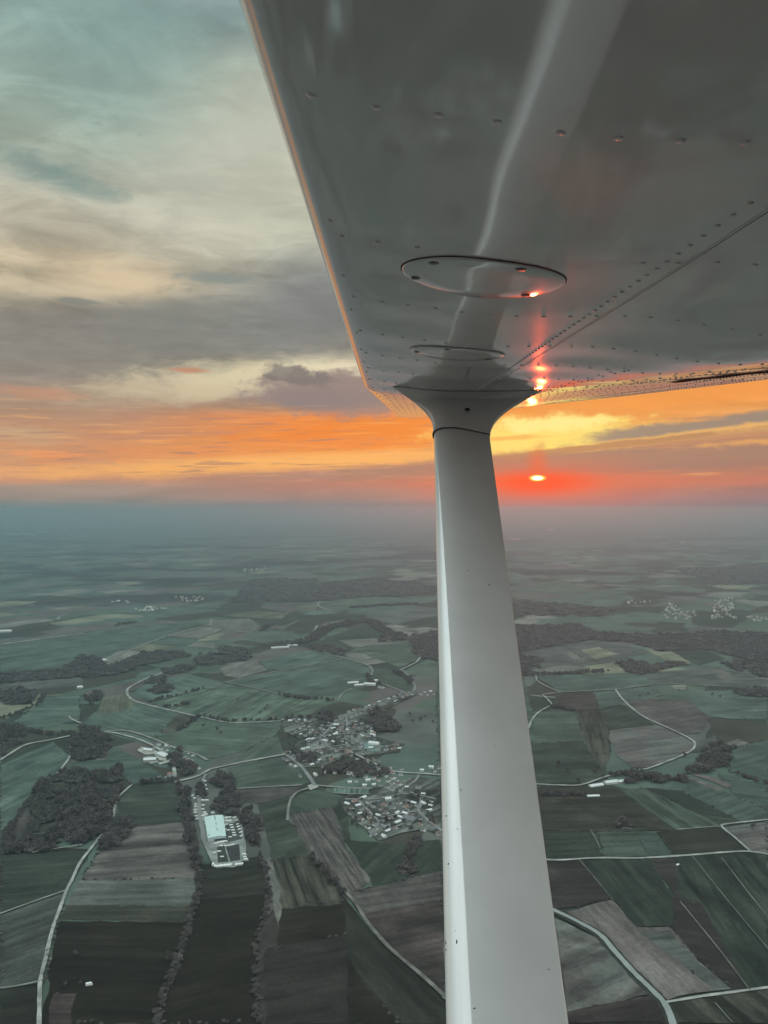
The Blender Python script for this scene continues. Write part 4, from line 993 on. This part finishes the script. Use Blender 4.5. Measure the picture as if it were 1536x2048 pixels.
far_village([(270,1218),(300,1212),(330,1214),(335,1222),(275,1224)], 20, 'far hamlet in the teal haze at left', 17)
far_village([(340,1196),(400,1188),(410,1203),(370,1205)], 16, 'upper houses of the far hamlet in the teal haze', 17)
far_village([(480,1136),(540,1132),(530,1146),(490,1148)], 14, 'faint far village above the broad purple forest', 20)
far_village([(224,1203),(262,1201),(262,1206),(224,1206)], 5, 'few pale roofs left of the far hamlet', 18)
far_village([(1250,1201),(1300,1203),(1296,1209),(1250,1207)], 10, 'row of tiny pale roofs right of the strut', 13)

# ---------------------------------------------------------------- the hall and its parked vehicles
hall = empty('sales_hall', (0, 0, 0))
q0, q1, q2, q3 = gp(409, 1643), gp(446, 1639), gp(452, 1681), gp(416, 1686)
hz = 8.0
hall_wall = flat_mat('hall_wall', (0.50, 0.56, 0.54), .6, .4, .05, .3); hall_roof = flat_mat('hall_roof', (0.43, 0.54, 0.51), .5, .4, .04, .1)
V = [(*q.xy, 0) for q in (q0, q1, q2, q3)] + [(*q.xy, hz) for q in (q0, q1, q2, q3)]
mesh_obj('wall', V, [(0, 1, 5, 4), (1, 2, 6, 5), (2, 3, 7, 6), (3, 0, 4, 7)], hall_wall, hall)
cen = (q0 + q1 + q2 + q3) / 4
top = [Vector((*(cen + (q - cen) * 1.01).xy, hz + .02)) for q in (q0, q1, q2, q3)]
rid = [(top[0] + top[1]) / 2 + Vector((0, 0, 1.6)), (top[3] + top[2]) / 2 + Vector((0, 0, 1.6))]
mesh_obj('roof', top + rid, [(0, 4, 5, 3), (4, 1, 2, 5), (0, 1, 4), (3, 5, 2)], hall_roof, hall)
def on_roof(a, b, dz=.12):
    p_ = top[0].lerp(top[1], a).lerp(top[3].lerp(top[2], a), b); p_.z = hz + .02 + 1.6 * (1 - abs(a - .5) * 2) + dz; return p_
dark_m = flat_mat('rooflight', (0.05, 0.06, 0.06), .3, .5, .05, 1)
for a0_, b0_, w_, l_ in ((.52, .02, .045, .22), (.53, .38, .045, .1), (.54, .64, .045, .1), (.06, .84, .05, .06)):
    mesh_obj('rooflight', [on_roof(a0_, b0_), on_roof(a0_ + w_, b0_), on_roof(a0_ + w_, b0_ + l_), on_roof(a0_, b0_ + l_)], [(0, 1, 2, 3)], dark_m, hall)
mesh_obj('showroom_front', [Vector((*q3.lerp(q2, .35).xy, .4)) - Vector((0, .3, 0)), Vector((*q3.lerp(q2, .98).xy, .4)) - Vector((0, .3, 0)), Vector((*q3.lerp(q2, .98).xy, 4.6)) - Vector((0, .3, 0)), Vector((*q3.lerp(q2, .35).xy, 4.6)) - Vector((0, .3, 0))], [(0, 1, 2, 3)], glass_m, hall)
tag(hall, 'large pale green flat hall in the vehicle yard with dark rooflights', 'hall')
van_white = flat_mat('van_white', (0.74, 0.74, 0.71), .35, .5, .03, 2); tyre_m = flat_mat('tyre', (0.03, 0.03, 0.03), .9, .3, .1, 5)
def make_van():
    root = empty('motorhome', (0, 0, 0))
    pr = [(-3.4, .5), (-3.4, 2.9), (-3.2, 3.1), (2.0, 3.1), (2.7, 2.8), (2.75, 2.1), (3.2, 1.4), (3.7, 1.25), (3.75, .5)]
    V = [(x, y, z) for y in (-1.15, 1.15) for (x, z) in pr]; n = len(pr)
    mesh_obj('body', V, [tuple(range(n)), tuple(range(n, 2 * n))] + [(i, (i + 1) % n, n + (i + 1) % n, n + i) for i in range(n)], van_white, root)
    mesh_obj('windscreen', [(2.78, -1, 2.1), (2.78, 1, 2.1), (3.24, 1, 1.42), (3.24, -1, 1.42)], [(0, 1, 2, 3)], glass_m, root)
    for x in (-2.0, 2.6):
        for y in (-1.16, .96):
            V, Fc = [], []
            for j in range(2):
                for i in range(10): t = i * .6283; V.append((x + .38 * math.cos(t), y + j * .2, .38 + .38 * math.sin(t)))
            Fc = [tuple(range(10)), tuple(range(10, 20))] + [(i, (i + 1) % 10, 10 + (i + 1) % 10, 10 + i) for i in range(10)]
            mesh_obj('wheel', V, Fc, tyre_m, root)
    return root
van = make_van()
def vans(pxs, label, group, rz):
    for (u, v) in pxs:
        q = gp(u, v); o = place(van, (q.x, q.y, 0), rz + random.uniform(-.15, .15), random.uniform(.85, 1.1))
        tag(o, label, 'motorhome', group)
C4 = lambda X, Y: (370 + X / 9.6, 1540 + Y / 9.6)
vans([C4(540 + 38 * i, y) for i, y in enumerate((1830, 1860, 1868, 1866, 1862, 1858, 1852, 1850, 1846, 1842))] + [C4(980 + 40 * i, 1836 - 6 * i) for i in range(4)], 'white motorhome in the curved row along the lowest edge of the yard', 'motorhomes on the lowest edge', 1.5)
vans([C4(1140, 1640), C4(1150, 1690), C4(1170, 1740)], 'white motorhome in the short row at the lower right corner of the yard', 'motorhomes at the lower right corner', .1)
vans([C4(800, 940), C4(860, 925), C4(960, 930), C4(1000, 990), C4(1015, 1060), C4(1030, 1110), C4(1050, 1160), C4(1075, 1220), C4(1090, 1290)], 'white motorhome in the outer arc right of the hall', 'motorhomes of the outer arc', .9)
vans([C4(790, 1000), C4(795, 1070), C4(860, 1000), C4(890, 1080), C4(835, 1180), C4(870, 1310), C4(745, 1110), C4(765, 1160)], 'white motorhome on the dark tarmac beside the hall', 'motorhomes inside the arc', .4)
vans([C4(910, 1130), C4(925, 1180), C4(940, 1230), C4(955, 1280)], 'white motorhome in the tight middle row beside the hall', 'motorhomes of the middle row', .05)
vans([C4(205, 670), C4(205, 720), C4(205, 785), C4(205, 835), C4(215, 900), C4(225, 955)], 'white motorhome on the left side of the camp road', 'motorhomes left of the camp road', .05)
vans([C4(385, 225), C4(380, 310), C4(400, 385), C4(345, 600), C4(420, 600), C4(350, 690), C4(345, 765), C4(380, 835), C4(350, 900), C4(400, 875)], 'white motorhome on the right side of the camp road', 'motorhomes right of the camp road', .1)
vans([C4(535, 838)], 'white motorhome parked alone above the hall', None, .1)
vans([C4(400, 990), C4(415, 1060)], 'white motorhome parked against the upper left corner of the hall', 'motorhomes by the upper corner of the hall', 0)
vans([C4(660, 1590), C4(570, 1610), C4(715, 1690)], 'white motorhome on the dark plot under the hall', 'motorhomes under the hall', .1)
vans([C4(600, 1430), C4(660, 1415), C4(720, 1405), C4(780, 1395), C4(700, 1480), C4(780, 1475), C4(850, 1470), C4(920, 1455)], 'white motorhome in the two rows in front of the hall', 'motorhomes in front of the hall', 0)
vans([C4(150, 510), C4(185, 555), C4(262, 515)], 'white motorhome at the bend of the camp road', 'motorhomes at the camp road bend', .8)

vans([(1356,1732)], 'small white vehicle alone in the dark field under the pale road', None, .6)
vans([(178,1971)], 'tiny white vehicle alone in the darkest field at lower left', None, .3)
# ---------------------------------------------------------------- the aircraft
paint, gg, p = new_mat('white_aircraft_paint')
tc = gg.node('ShaderNodeNewGeometry')
nz1 = gg.noise(tc.outputs['Position'], 7.0, 5, 0.6)
f = gg.sstep(nz1, 0.3, 0.7, 0.95, 1.03)
gg.put(p.inputs['Base Color'], gg.mix(1.0, (0.80, 0.785, 0.77), gg.comb(f, f, f), 'MULTIPLY'))
p.inputs['Roughness'].default_value = 0.6; p.inputs['Specular IOR Level'].default_value = 0.2
p.inputs['Coat Weight'].default_value = 1.0; p.inputs['Coat Roughness'].default_value = 0.075; p.inputs['Coat IOR'].default_value = 2.35
gap_m = flat_mat('dark_gap', (0.02, 0.018, 0.017), .8, .3, .1, 20)
steel_m, gg, p = new_mat('screw_steel'); p.inputs['Base Color'].default_value = (0.22, 0.20, 0.19, 1); p.inputs['Metallic'].default_value = 0.7; p.inputs['Roughness'].default_value = 0.4
VU, VV_ = 772.0, 905.0                               # where the span lines of the wing run to
RI = RM
def wp(c, t, s):                                       # wing frame: c aft, t up, s along the span
    return CAM + ray(VU, VV_) * s + RI @ Vector((c, t, 0))
def pchip(xs, ys, x):
    xs = np.array(xs, float); ys = np.array(ys, float); h = np.diff(xs); d = np.diff(ys) / h
    m = np.zeros(len(xs)); m[0] = d[0]; m[-1] = d[-1]
    for i in range(1, len(xs) - 1):
        if d[i - 1] * d[i] > 0:
            w1 = 2 * h[i] + h[i - 1]; w2 = h[i] + 2 * h[i - 1]; m[i] = (w1 + w2) / (w1 / d[i - 1] + w2 / d[i])
    i = np.clip(np.searchsorted(xs, x) - 1, 0, len(xs) - 2); hh = h[i]; t = (x - xs[i]) / hh
    return ((2 * t**3 - 3 * t**2 + 1) * ys[i] + (t**3 - 2 * t**2 + t) * hh * m[i] + (-2 * t**3 + 3 * t**2) * ys[i + 1] + (t**3 - t**2) * hh * m[i + 1])
PC = [-.075, -.05, -.0234, .022, .069, .158, .25, .37, .6, .87, 1.1, 1.35, 1.64]
PT = [.2745, .2675, .2625, .2564, .2508, .2390, .2345, .2345, .2440, .2680, .2860, .2980, .3030]
SB, ST = 3.32, 7.30                                    # break and tip stations
TLE, TTE = .123, 1.18
RIB0, RIBP = 0.58, 0.372
def ripple(c, s):
    ph = (s - RIB0) / RIBP
    a = 0.5 - 0.5 * math.cos(2 * math.pi * ph)
    k = math.floor(ph)
    r1 = math.sin(k * 12.9 + 1.3); r2 = math.sin(k * 7.7 + .4)
    fade = min(1, max(0, (c + .06) / .06))
    return fade * a * (0.0011 * r1 * math.sin(c * 9 + k) + 0.0007 * r2 * math.sin(c * 23 + 2 * k) + 0.0015)
def low_t(c, s):
    return low_base(c, s) + twist(c, s)
def twist(c, s):
    k = min(1, max(0, (c - .40) / .45)); k = k * k * (3 - 2 * k)
    return 0.050 * k * (max(s, 1.5) - 3.1) if s < SB else 0.050 * k * (SB - 3.1) * max(0, 1 - (s - SB) / 1.5)
def low_base(c, s):
    """height of the lower skin"""
    if s <= SB:
        return float(pchip(PC, PT, np.array([min(max(c, -.075), 1.64)]))[0]) + ripple(c, s)
    k = (s - SB) / (ST - SB)
    le, te = -.075 + k * (.075 + TLE), 1.64 + k * (TTE - 1.64)
    x = (c - le) / (te - le)
    cin = -.075 + x * 1.715
    ti = float(pchip(PC, PT, np.array([min(max(cin, -.075), 1.64)]))[0])
    tt = float(pchip([0, .25, .6, 1], [.337, .336, .358, .425], np.array([min(max(x, 0), 1)]))[0])
    return ti * (1 - k) + tt * k + ripple(c, s) * .6
def section(s):
    k = max(0, (s - SB) / (ST - SB))
    le, te = -.075 + k * (.075 + TLE), 1.64 + k * (TTE - 1.64)
    pts = []
    xs = np.concatenate([np.linspace(0, .08, 14)[:-1], np.linspace(.08, .45, 34)[:-1], np.linspace(.45, 1, 26)])
    for x in xs[::-1]:
        c = le + x * (te - le); pts.append((c, low_t(c, s)))
    t0 = pts[-1][1]; sc = 1 - .45 * k
    for dc, dt in ((-.0085, .0042), (-.0155, .0105), (-.0205, .0185), (-.023, .029), (-.0235, .040), (-.022, .052), (-.018, .064), (-.010, .078)):
        pts.append((le + dc * sc, t0 + dt * sc))
    for x in np.linspace(0, 1, 22)[1:]:
        c = le + x * (te - le); up = (t0 + .085 * sc) + (pts[0][1] + .004 - t0 - .085 * sc) * x + .075 * sc * math.sin(math.pi * min(1, x ** .55))
        pts.append((c, up))
    return pts
plane = empty('light_aircraft', tuple(CAM + Vector((0, 0, -1.2))))
def rel(p_): return Vector(p_) - plane.location
stations = list(np.arange(-0.55, SB, 0.0465)) + [SB] + list(np.linspace(SB, ST, 22)[1:])
secs = [section(s) for s in stations]; N = len(secs[0])
V = [rel(wp(c, t, s)) for s, sec in zip(stations, secs) for c, t in sec]
Fc = [(i * N + j, i * N + j + 1, (i + 1) * N + j + 1, (i + 1) * N + j) for i in range(len(secs) - 1) for j in range(N - 1)]
wing = mesh_obj('wing', V, Fc, paint, plane, smooth=True)
# drooped, rounded end cap closing the tip
V, Fc = [], []
tipsec = secs[-1]; 
for k in range(6):
    a = k / 5 * math.pi / 2; sh = .0 + .11 * math.sin(a); kk = math.cos(a)
    for c, t in tipsec:
        tm_ = .372 + .06 * (c - .12)
        V.append(rel(wp(.12 + (c - .12) * (1 - .10 * (1 - kk)), tm_ + (t - tm_) * max(kk, .02) * 1.004, ST + sh)))
Fc = [(i * N + j, i * N + j + 1, (i + 1) * N + j + 1, (i + 1) * N + j) for i in range(5) for j in range(N - 1)]
mesh_obj('wing_tip', V, Fc, paint, wing, smooth=True)
# rivets: domed heads along every rib, the spar lap and the rear spar
def normal_at(c, s):
    e = .004
    a = wp(c + e, low_t(c + e, s), s) - wp(c - e, low_t(c - e, s), s); b = wp(c, low_t(c, s + e), s + e) - wp(c, low_t(c, s - e), s - e)
    n_ = a.cross(b).normalized()
    return n_ if n_.z < 0 else -n_
RV, RF = [], []
def dome(c, s, r=.0042, h=.0022, k=8):
    ctr = wp(c, low_t(c, s), s); n_ = normal_at(c, s); x = n_.orthogonal().normalized(); y = n_.cross(x); b = len(RV)
    for rr, hh in ((1, -.0004), (.92, h * .45), (.6, h * .85)):
        for i in range(k):
            t = 2 * math.pi * i / k; RV.append(rel(ctr + (x * math.cos(t) + y * math.sin(t)) * r * rr + n_ * hh))
    RV.append(rel(ctr + n_ * h))
    for j in range(2):
        for i in range(k): RF.append((b + j * k + i, b + j * k + (i + 1) % k, b + (j + 1) * k + (i + 1) % k, b + (j + 1) * k + i))
    for i in range(k): RF.append((b + 2 * k + i, b + 2 * k + (i + 1) % k, b + 3 * k))
s = RIB0; j = 0
while s < SB - .01:
    for c in np.arange(-.055, 1.62, .0465):
        if j == 0: dome(c + random.uniform(-.002, .002), s + random.uniform(-.002, .002), .0042, .0013); continue
        if not (.05 < c < .30 and (abs(s - 1.08) < .13 or abs(s - 1.86) < .13)): dome(c + random.uniform(-.002, .002), s + random.uniform(-.002, .002))
    s += RIBP; j += 1
for s in np.arange(.62, 3.3, .036):
    dome(.345, s, .0036)
for s in np.arange(1.2, 3.3, .052): dome(1.02, s, .0036); dome(1.05, s + .026, .0036)
for s in np.arange(1.6, 3.3, .03): dome(1.36, s, .0034)
for s in np.arange(1.6, 3.3, .03): dome(1.60, s, .0034)
for s in np.arange(2.0, 3.3, .12): dome(.62, s, .004); dome(.64, s + .03, .004); dome(.84, s, .004)
for s in np.arange(.9, 3.3, .28): dome(-.066, s, .003)
for s in (SB + .02, SB + .25, SB + .5, SB + .8, SB + 1.1, SB + 1.4, SB + 1.8, SB + 2.2, SB + 2.6, SB + 3.0):
    k = (s - SB) / (ST - SB); le, te = -.075 + k * (.075 + TLE), 1.64 + k * (TTE - 1.64)
    for c in np.arange(le + .02, te - .03, .04): dome(c, s, .0034)
for s in np.arange(SB, ST, .028):
    k = (s - SB) / (ST - SB); te = 1.64 + k * (TTE - 1.64)
    for off in (.03, .10, .24): dome(te - off, s, .0034)
mesh_obj('rivets', RV, RF, paint, wing, smooth=True).name = 'rivet_heads'
# raised lap of the skin along the spar, and the dark line of the aileron gap
def lap(name, c0, c1, s0, s1, hgt, mat, n=60, t0=0.0):
    V, Fc = [], []
    for i in range(n + 1):
        s = s0 + (s1 - s0) * i / n
        for c, d in ((c0, -.0003), (c0 + .0012, -hgt), (c1 - .0012, -hgt), (c1, -.0003)): V.append(rel(wp(c, low_t(c, s) + d, s)))
    for i in range(n):
        for j in range(3): Fc.append((4 * i + j, 4 * i + j + 1, 4 * i + j + 5, 4 * i + j + 4))
    return mesh_obj(name, V, Fc, mat, wing)
lap('skin_lap', .3695, .3735, .1, 3.28, .0006, paint, 140)
lap('lap_gap', .3737, .3746, .1, 3.28, .0004, gap_m, 140)
ss0 = [s for s in np.arange(2.35, 3.28, .02)]
V, Fc = [], []
for i, s in enumerate(ss0):
    for c, d in ((1.20, -.0006), (1.225, -.007), (1.25, -.0006)): V.append(rel(wp(c, low_t(c, s) + d, s)))
    if i: Fc += [(3 * i - 3, 3 * i - 2, 3 * i + 1, 3 * i), (3 * i - 2, 3 * i - 1, 3 * i + 2, 3 * i + 1)]
mesh_obj('flap_track', V, Fc, gap_m, wing)
# round inspection covers with a raised rim and screws
def cover(cc, sc_, r, screws):
    V, Fc = [], []; n = 72
    ctr_ = lambda rr, a, d: rel(wp(cc + rr * math.cos(a), low_t(cc + rr * math.cos(a), sc_ + rr * math.sin(a)) - d, sc_ + rr * math.sin(a)))
    prof = [(r * 1.035, .0002), (r * 1.02, .0006)]
    rings = [(r, .0012), (r * .995, .0030), (r * .975, .0036), (r * .6, .0032), (r * .25, .0032), (.0005, .0032)]
    for rr, d in rings:
        for i in range(n): V.append(ctr_(rr, 2 * math.pi * i / n, d))
    for j in range(len(rings) - 1):
        for i in range(n): Fc.append((j * n + i, j * n + (i + 1) % n, (j + 1) * n + (i + 1) % n, (j + 1) * n + i))
    cov = mesh_obj('inspection_cover', V, Fc, paint, wing, smooth=True)
    V, Fc = [], []
    for rr in (r * 1.0005, r * 1.016):
        for i in range(n): V.append(ctr_(rr, 2 * math.pi * i / n, .0006))
    for i in range(n): Fc.append((i, (i + 1) % n, n + (i + 1) % n, n + i))
    mesh_obj('cover_gap', V, Fc, gap_m, wing)
    for a in screws:
        V, Fc = [], []
        c0 = cc + r * .88 * math.cos(a); s0 = sc_ + r * .88 * math.sin(a); b = 0
        for rr, d in ((.0075, .0034), (.0065, .0052), (.003, .0058)):
            for i in range(10): V.append(rel(wp(c0 + rr * math.cos(.628 * i), low_t(c0, s0) - d, s0 + rr * math.sin(.628 * i))))
        for j in range(2):
            for i in range(10): Fc.append((b + j * 10 + i, b + j * 10 + (i + 1) % 10, b + (j + 1) * 10 + (i + 1) % 10, b + (j + 1) * 10 + i))
        Fc.append(tuple(b + 20 + i for i in range(10)))
        mesh_obj('cover_screw', V, Fc, steel_m, wing)
cover(.135, 1.075, .113, (.75, 2.75, 5.1, 3.9))
cover(.172, 1.86, .112, (.6, 2.9, 4.4))
# ---- strut
TOP = near(922, 868, 2.9); BOT = near(1012, 2048, 1.31)
ax = (TOP - BOT); AL = ax.length; ax.normalize()
BOT2 = BOT - ax * 0.55
chord = (RI @ Vector((1, 0, 0))); chord = (chord - ax * chord.dot(ax)).normalized()
thick = chord.cross(ax).normalized()
if (CAM - BOT).dot(thick) < 0: thick = -thick
def strut_sec(hw, th, n=36):
    out = []
    for i in range(n + 1):                             # streamlined half, nose at -hw
        x = (1 - math.cos(math.pi * i / n)) / 2
        y = th * 5 * (.2969 * math.sqrt(x) - .126 * x - .3516 * x * x + .2843 * x ** 3 - .0800 * x ** 4)
        out.append((x, y))
    a = [(-hw + 2 * hw * x, y) for x, y in out]; b = [(-hw + 2 * hw * x, -y) for x, y in out[::-1]][0:-1]
    return a + b
SS = strut_sec(.102, .062)
M_ = len(SS)
def loft(rings, name, parent, mat=paint, smooth=True):
    V = [rel(q) for rg in rings for q in rg]; n = len(rings[0])
    Fc = [(i * n + j, i * n + (j + 1) % n, (i + 1) * n + (j + 1) % n, (i + 1) * n + j) for i in range(len(rings) - 1) for j in range(n)]
    return mesh_obj(name, V, Fc, mat, parent, smooth)
rings = []
full_len = (TOP - BOT2).length
for i in range(41):
    q = BOT2 + ax * full_len * (i / 40 * 1.01)
    rings.append([q + chord * x + thick * y for x, y in SS])
strut = loft(rings, 'strut', plane)
def surf_pt(x, dist, lift=.0006):
    """point on the visible face of the strut: x along its chord, dist up from BOT"""
    xx = (x + .102) / .204
    y = .062 * 5 * (.2969 * math.sqrt(max(xx, 0)) - .126 * xx - .3516 * xx * xx + .2843 * xx ** 3 - .08 * xx ** 4)
    return BOT + ax * dist + chord * x + thick * (y + lift)
V, Fc = [], []
for (x, d, L_, w_) in [(-.062, .43, .004, .002), (-.094, .375, .003, .002), (-.072, .34, .0025, .0015), (-.092, .27, .003, .0022), (-.083, .27, .0014, .001), (-.100, .125, .006, .0013),
                       (-.100, .112, .004, .0012), (-.081, .12, .006, .0018), (-.083, .14, .002, .001), (.082, .085, .002, .002), (-.055, .01, .0016, .004), (-.012, 1.15, .004, .003), (.045, 1.10, .003, .005), (.02, .55, .001, .003)]:
    b = len(V); n = 7
    for i in range(n):
        t = 2 * math.pi * i / n; r_ = random.uniform(.35, .85)
        V.append(rel(surf_pt(x + w_ * r_ * math.cos(t), d + L_ * r_ * math.sin(t), .0004)))
    Fc.append(tuple(range(b, b + n)))
mesh_obj('paint_chips', V, Fc, gap_m, strut).name = 'chipped_paint'
# ---- fairing where the strut meets the wing
fr = []
sJ = 3.02; cJ = .318
base_ctr = wp(cJ, low_t(cJ, sJ) - .001, sJ)
for i in range(19):
    k = i / 18; e = k ** 2.6
    low = TOP - ax * .012
    q = low.lerp(base_ctr, k)
    rg = []
    for (x, y) in SS:
        xs_ = x * (1.06 + 1.7 * e); 
        ys_ = y * (1.10 + 1.2 * e)
        p1 = low + (base_ctr - low) * k + chord * xs_ + thick * ys_
        c_ = cJ + x * 2.85; s_ = sJ + y * 2.6
        p2 = wp(c_, low_t(c_, s_) - .0015, s_)
        blend = k ** 3
        rg.append(p1 * (1 - blend) + p2 * blend)
    fr.append(rg)
fair = loft(fr, 'strut_fairing', strut)
# seam ring under the fairing
loft([[TOP - ax * .0135 + chord * x * 1.075 + thick * y * 1.13 for x, y in SS], [TOP - ax * .010 + chord * x * 1.075 + thick * y * 1.13 for x, y in SS]], 'fairing_seam', strut, gap_m)
# dark joint line between fairing and skin
def joint(k, d):
    return [wp(cJ + x * 2.85 * k, low_t(cJ + x * 2.85 * k, sJ + y * 2.6 * k) - d, sJ + y * 2.6 * k) for x, y in SS]
loft([joint(1.0, .0016), joint(1.006, .0006)], 'fairing_joint', strut, gap_m)
# bead along the trailing edge
rings = []
for i in range(30):
    q = BOT2 + ax * full_len * i / 29 + chord * .1015 + thick * .003
    rings.append([q + chord * .0045 * math.cos(.7854 * k) + thick * .0045 * math.sin(.7854 * k) for k in range(8)])
loft(rings, 'trailing_edge', strut)
# fairing screw
k = .42; low = TOP - ax * .012
ctr = low.lerp(base_ctr, k) + thick * .062 * .53 + chord * .012
V, Fc = [], []
for rr, d in ((.0105, 0), (.009, .003), (.003, .004)):
    for i in range(12): V.append(rel(ctr + chord * rr * math.cos(.5236 * i) + ax * rr * .9 * math.sin(.5236 * i) + thick * d))
for j in range(2):
    for i in range(12): Fc.append((j * 12 + i, j * 12 + (i + 1) % 12, (j + 1) * 12 + (i + 1) % 12, (j + 1) * 12 + i))
Fc.append(tuple(24 + i for i in range(12)))
mesh_obj('fairing_screw', V, Fc, gap_m, strut)
# ---- cabin side and nose behind the camera (they shade and mirror in the wing)
def body_ring(x, yc, zc, hw_, hh, n=32, pw=3.0):
    out = []
    for i in range(n):
        t = 2 * math.pi * i / n; ct, st = math.cos(t), math.sin(t)
        out.append(CAM + Vector((x, yc + hw_ * math.copysign(abs(ct) ** (2 / pw), ct), zc + hh * math.copysign(abs(st) ** (2 / pw), st))))
    return out
YC = -.72
body = [body_ring(*q) for q in ((-2.35, YC, -.55, .06, .06), (-2.33, YC, -.55, .30, .28), (-2.1, YC, -.52, .44, .40), (-1.5, YC, -.50, .50, .46), (-.85, YC, -.47, .54, .52), (-.45, YC, -.42, .56, .62), (-.15, YC, -.34, .57, .70),
                                 (.4, YC, -.34, .57, .71), (1.4, YC, -.34, .55, .68), (2.2, YC, -.28, .44, .55), (3.6, YC, -.12, .26, .34), (5.4, YC, .05, .10, .2), (5.45, YC, .05, .02, .05))]
fus_m, gg, p = new_mat('navy_fuselage_paint'); p.inputs['Base Color'].default_value = (0.035, 0.05, 0.075, 1); p.inputs['Roughness'].default_value = 0.35
fus = loft(body, 'fuselage', plane, fus_m)
win = []
for zz in (-.36, .16):
    win.append(zz)
V = [rel(CAM + Vector((x, YC + .578, z))) for x, z in ((-.38, -.34), (.52, -.34), (.52, .14), (-.18, .14))]
mesh_obj('side_window', V, [(0, 1, 2, 3)], glass_m, fus)
V = [rel(CAM + Vector((x, YC + .572, z))) for x, z in ((.66, -.32), (1.35, -.28), (1.30, .12), (.66, .14))]
mesh_obj('side_window', V, [(0, 1, 2, 3)], glass_m, fus)
tag(plane, 'white high wing light aircraft with glossy riveted wing and slanting strut', 'aircraft')

# ---------------------------------------------------------------- haze
hm = bpy.data.materials.new('haze_air'); hm.use_nodes = True
nt = hm.node_tree; nt.nodes.clear()
pv = nt.nodes.new('ShaderNodeVolumePrincipled'); out = nt.nodes.new('ShaderNodeOutputMaterial')
pv.inputs['Color'].default_value = (0.41, 0.69, 0.81, 1); pv.inputs['Density'].default_value = 1.0e-4; pv.inputs['Anisotropy'].default_value = 0.7
nt.links.new(pv.outputs[0], out.inputs['Volume'])
hm.cycles.homogeneous_volume = True
X = EXT + 1500
ZT = H + 40.0
V = [(-X, -X, -1), (X, -X, -1), (X, X, -1), (-X, X, -1), (-X, -X, ZT), (X, -X, ZT), (X, X, ZT), (-X, X, ZT)]
hz_o = mesh_obj('haze', V, [(3, 2, 1, 0), (4, 5, 6, 7), (0, 1, 5, 4), (1, 2, 6, 5), (2, 3, 7, 6), (3, 0, 4, 7)], hm)
tag(hz_o, 'pale evening haze lying over the plain', 'haze', kind='stuff')
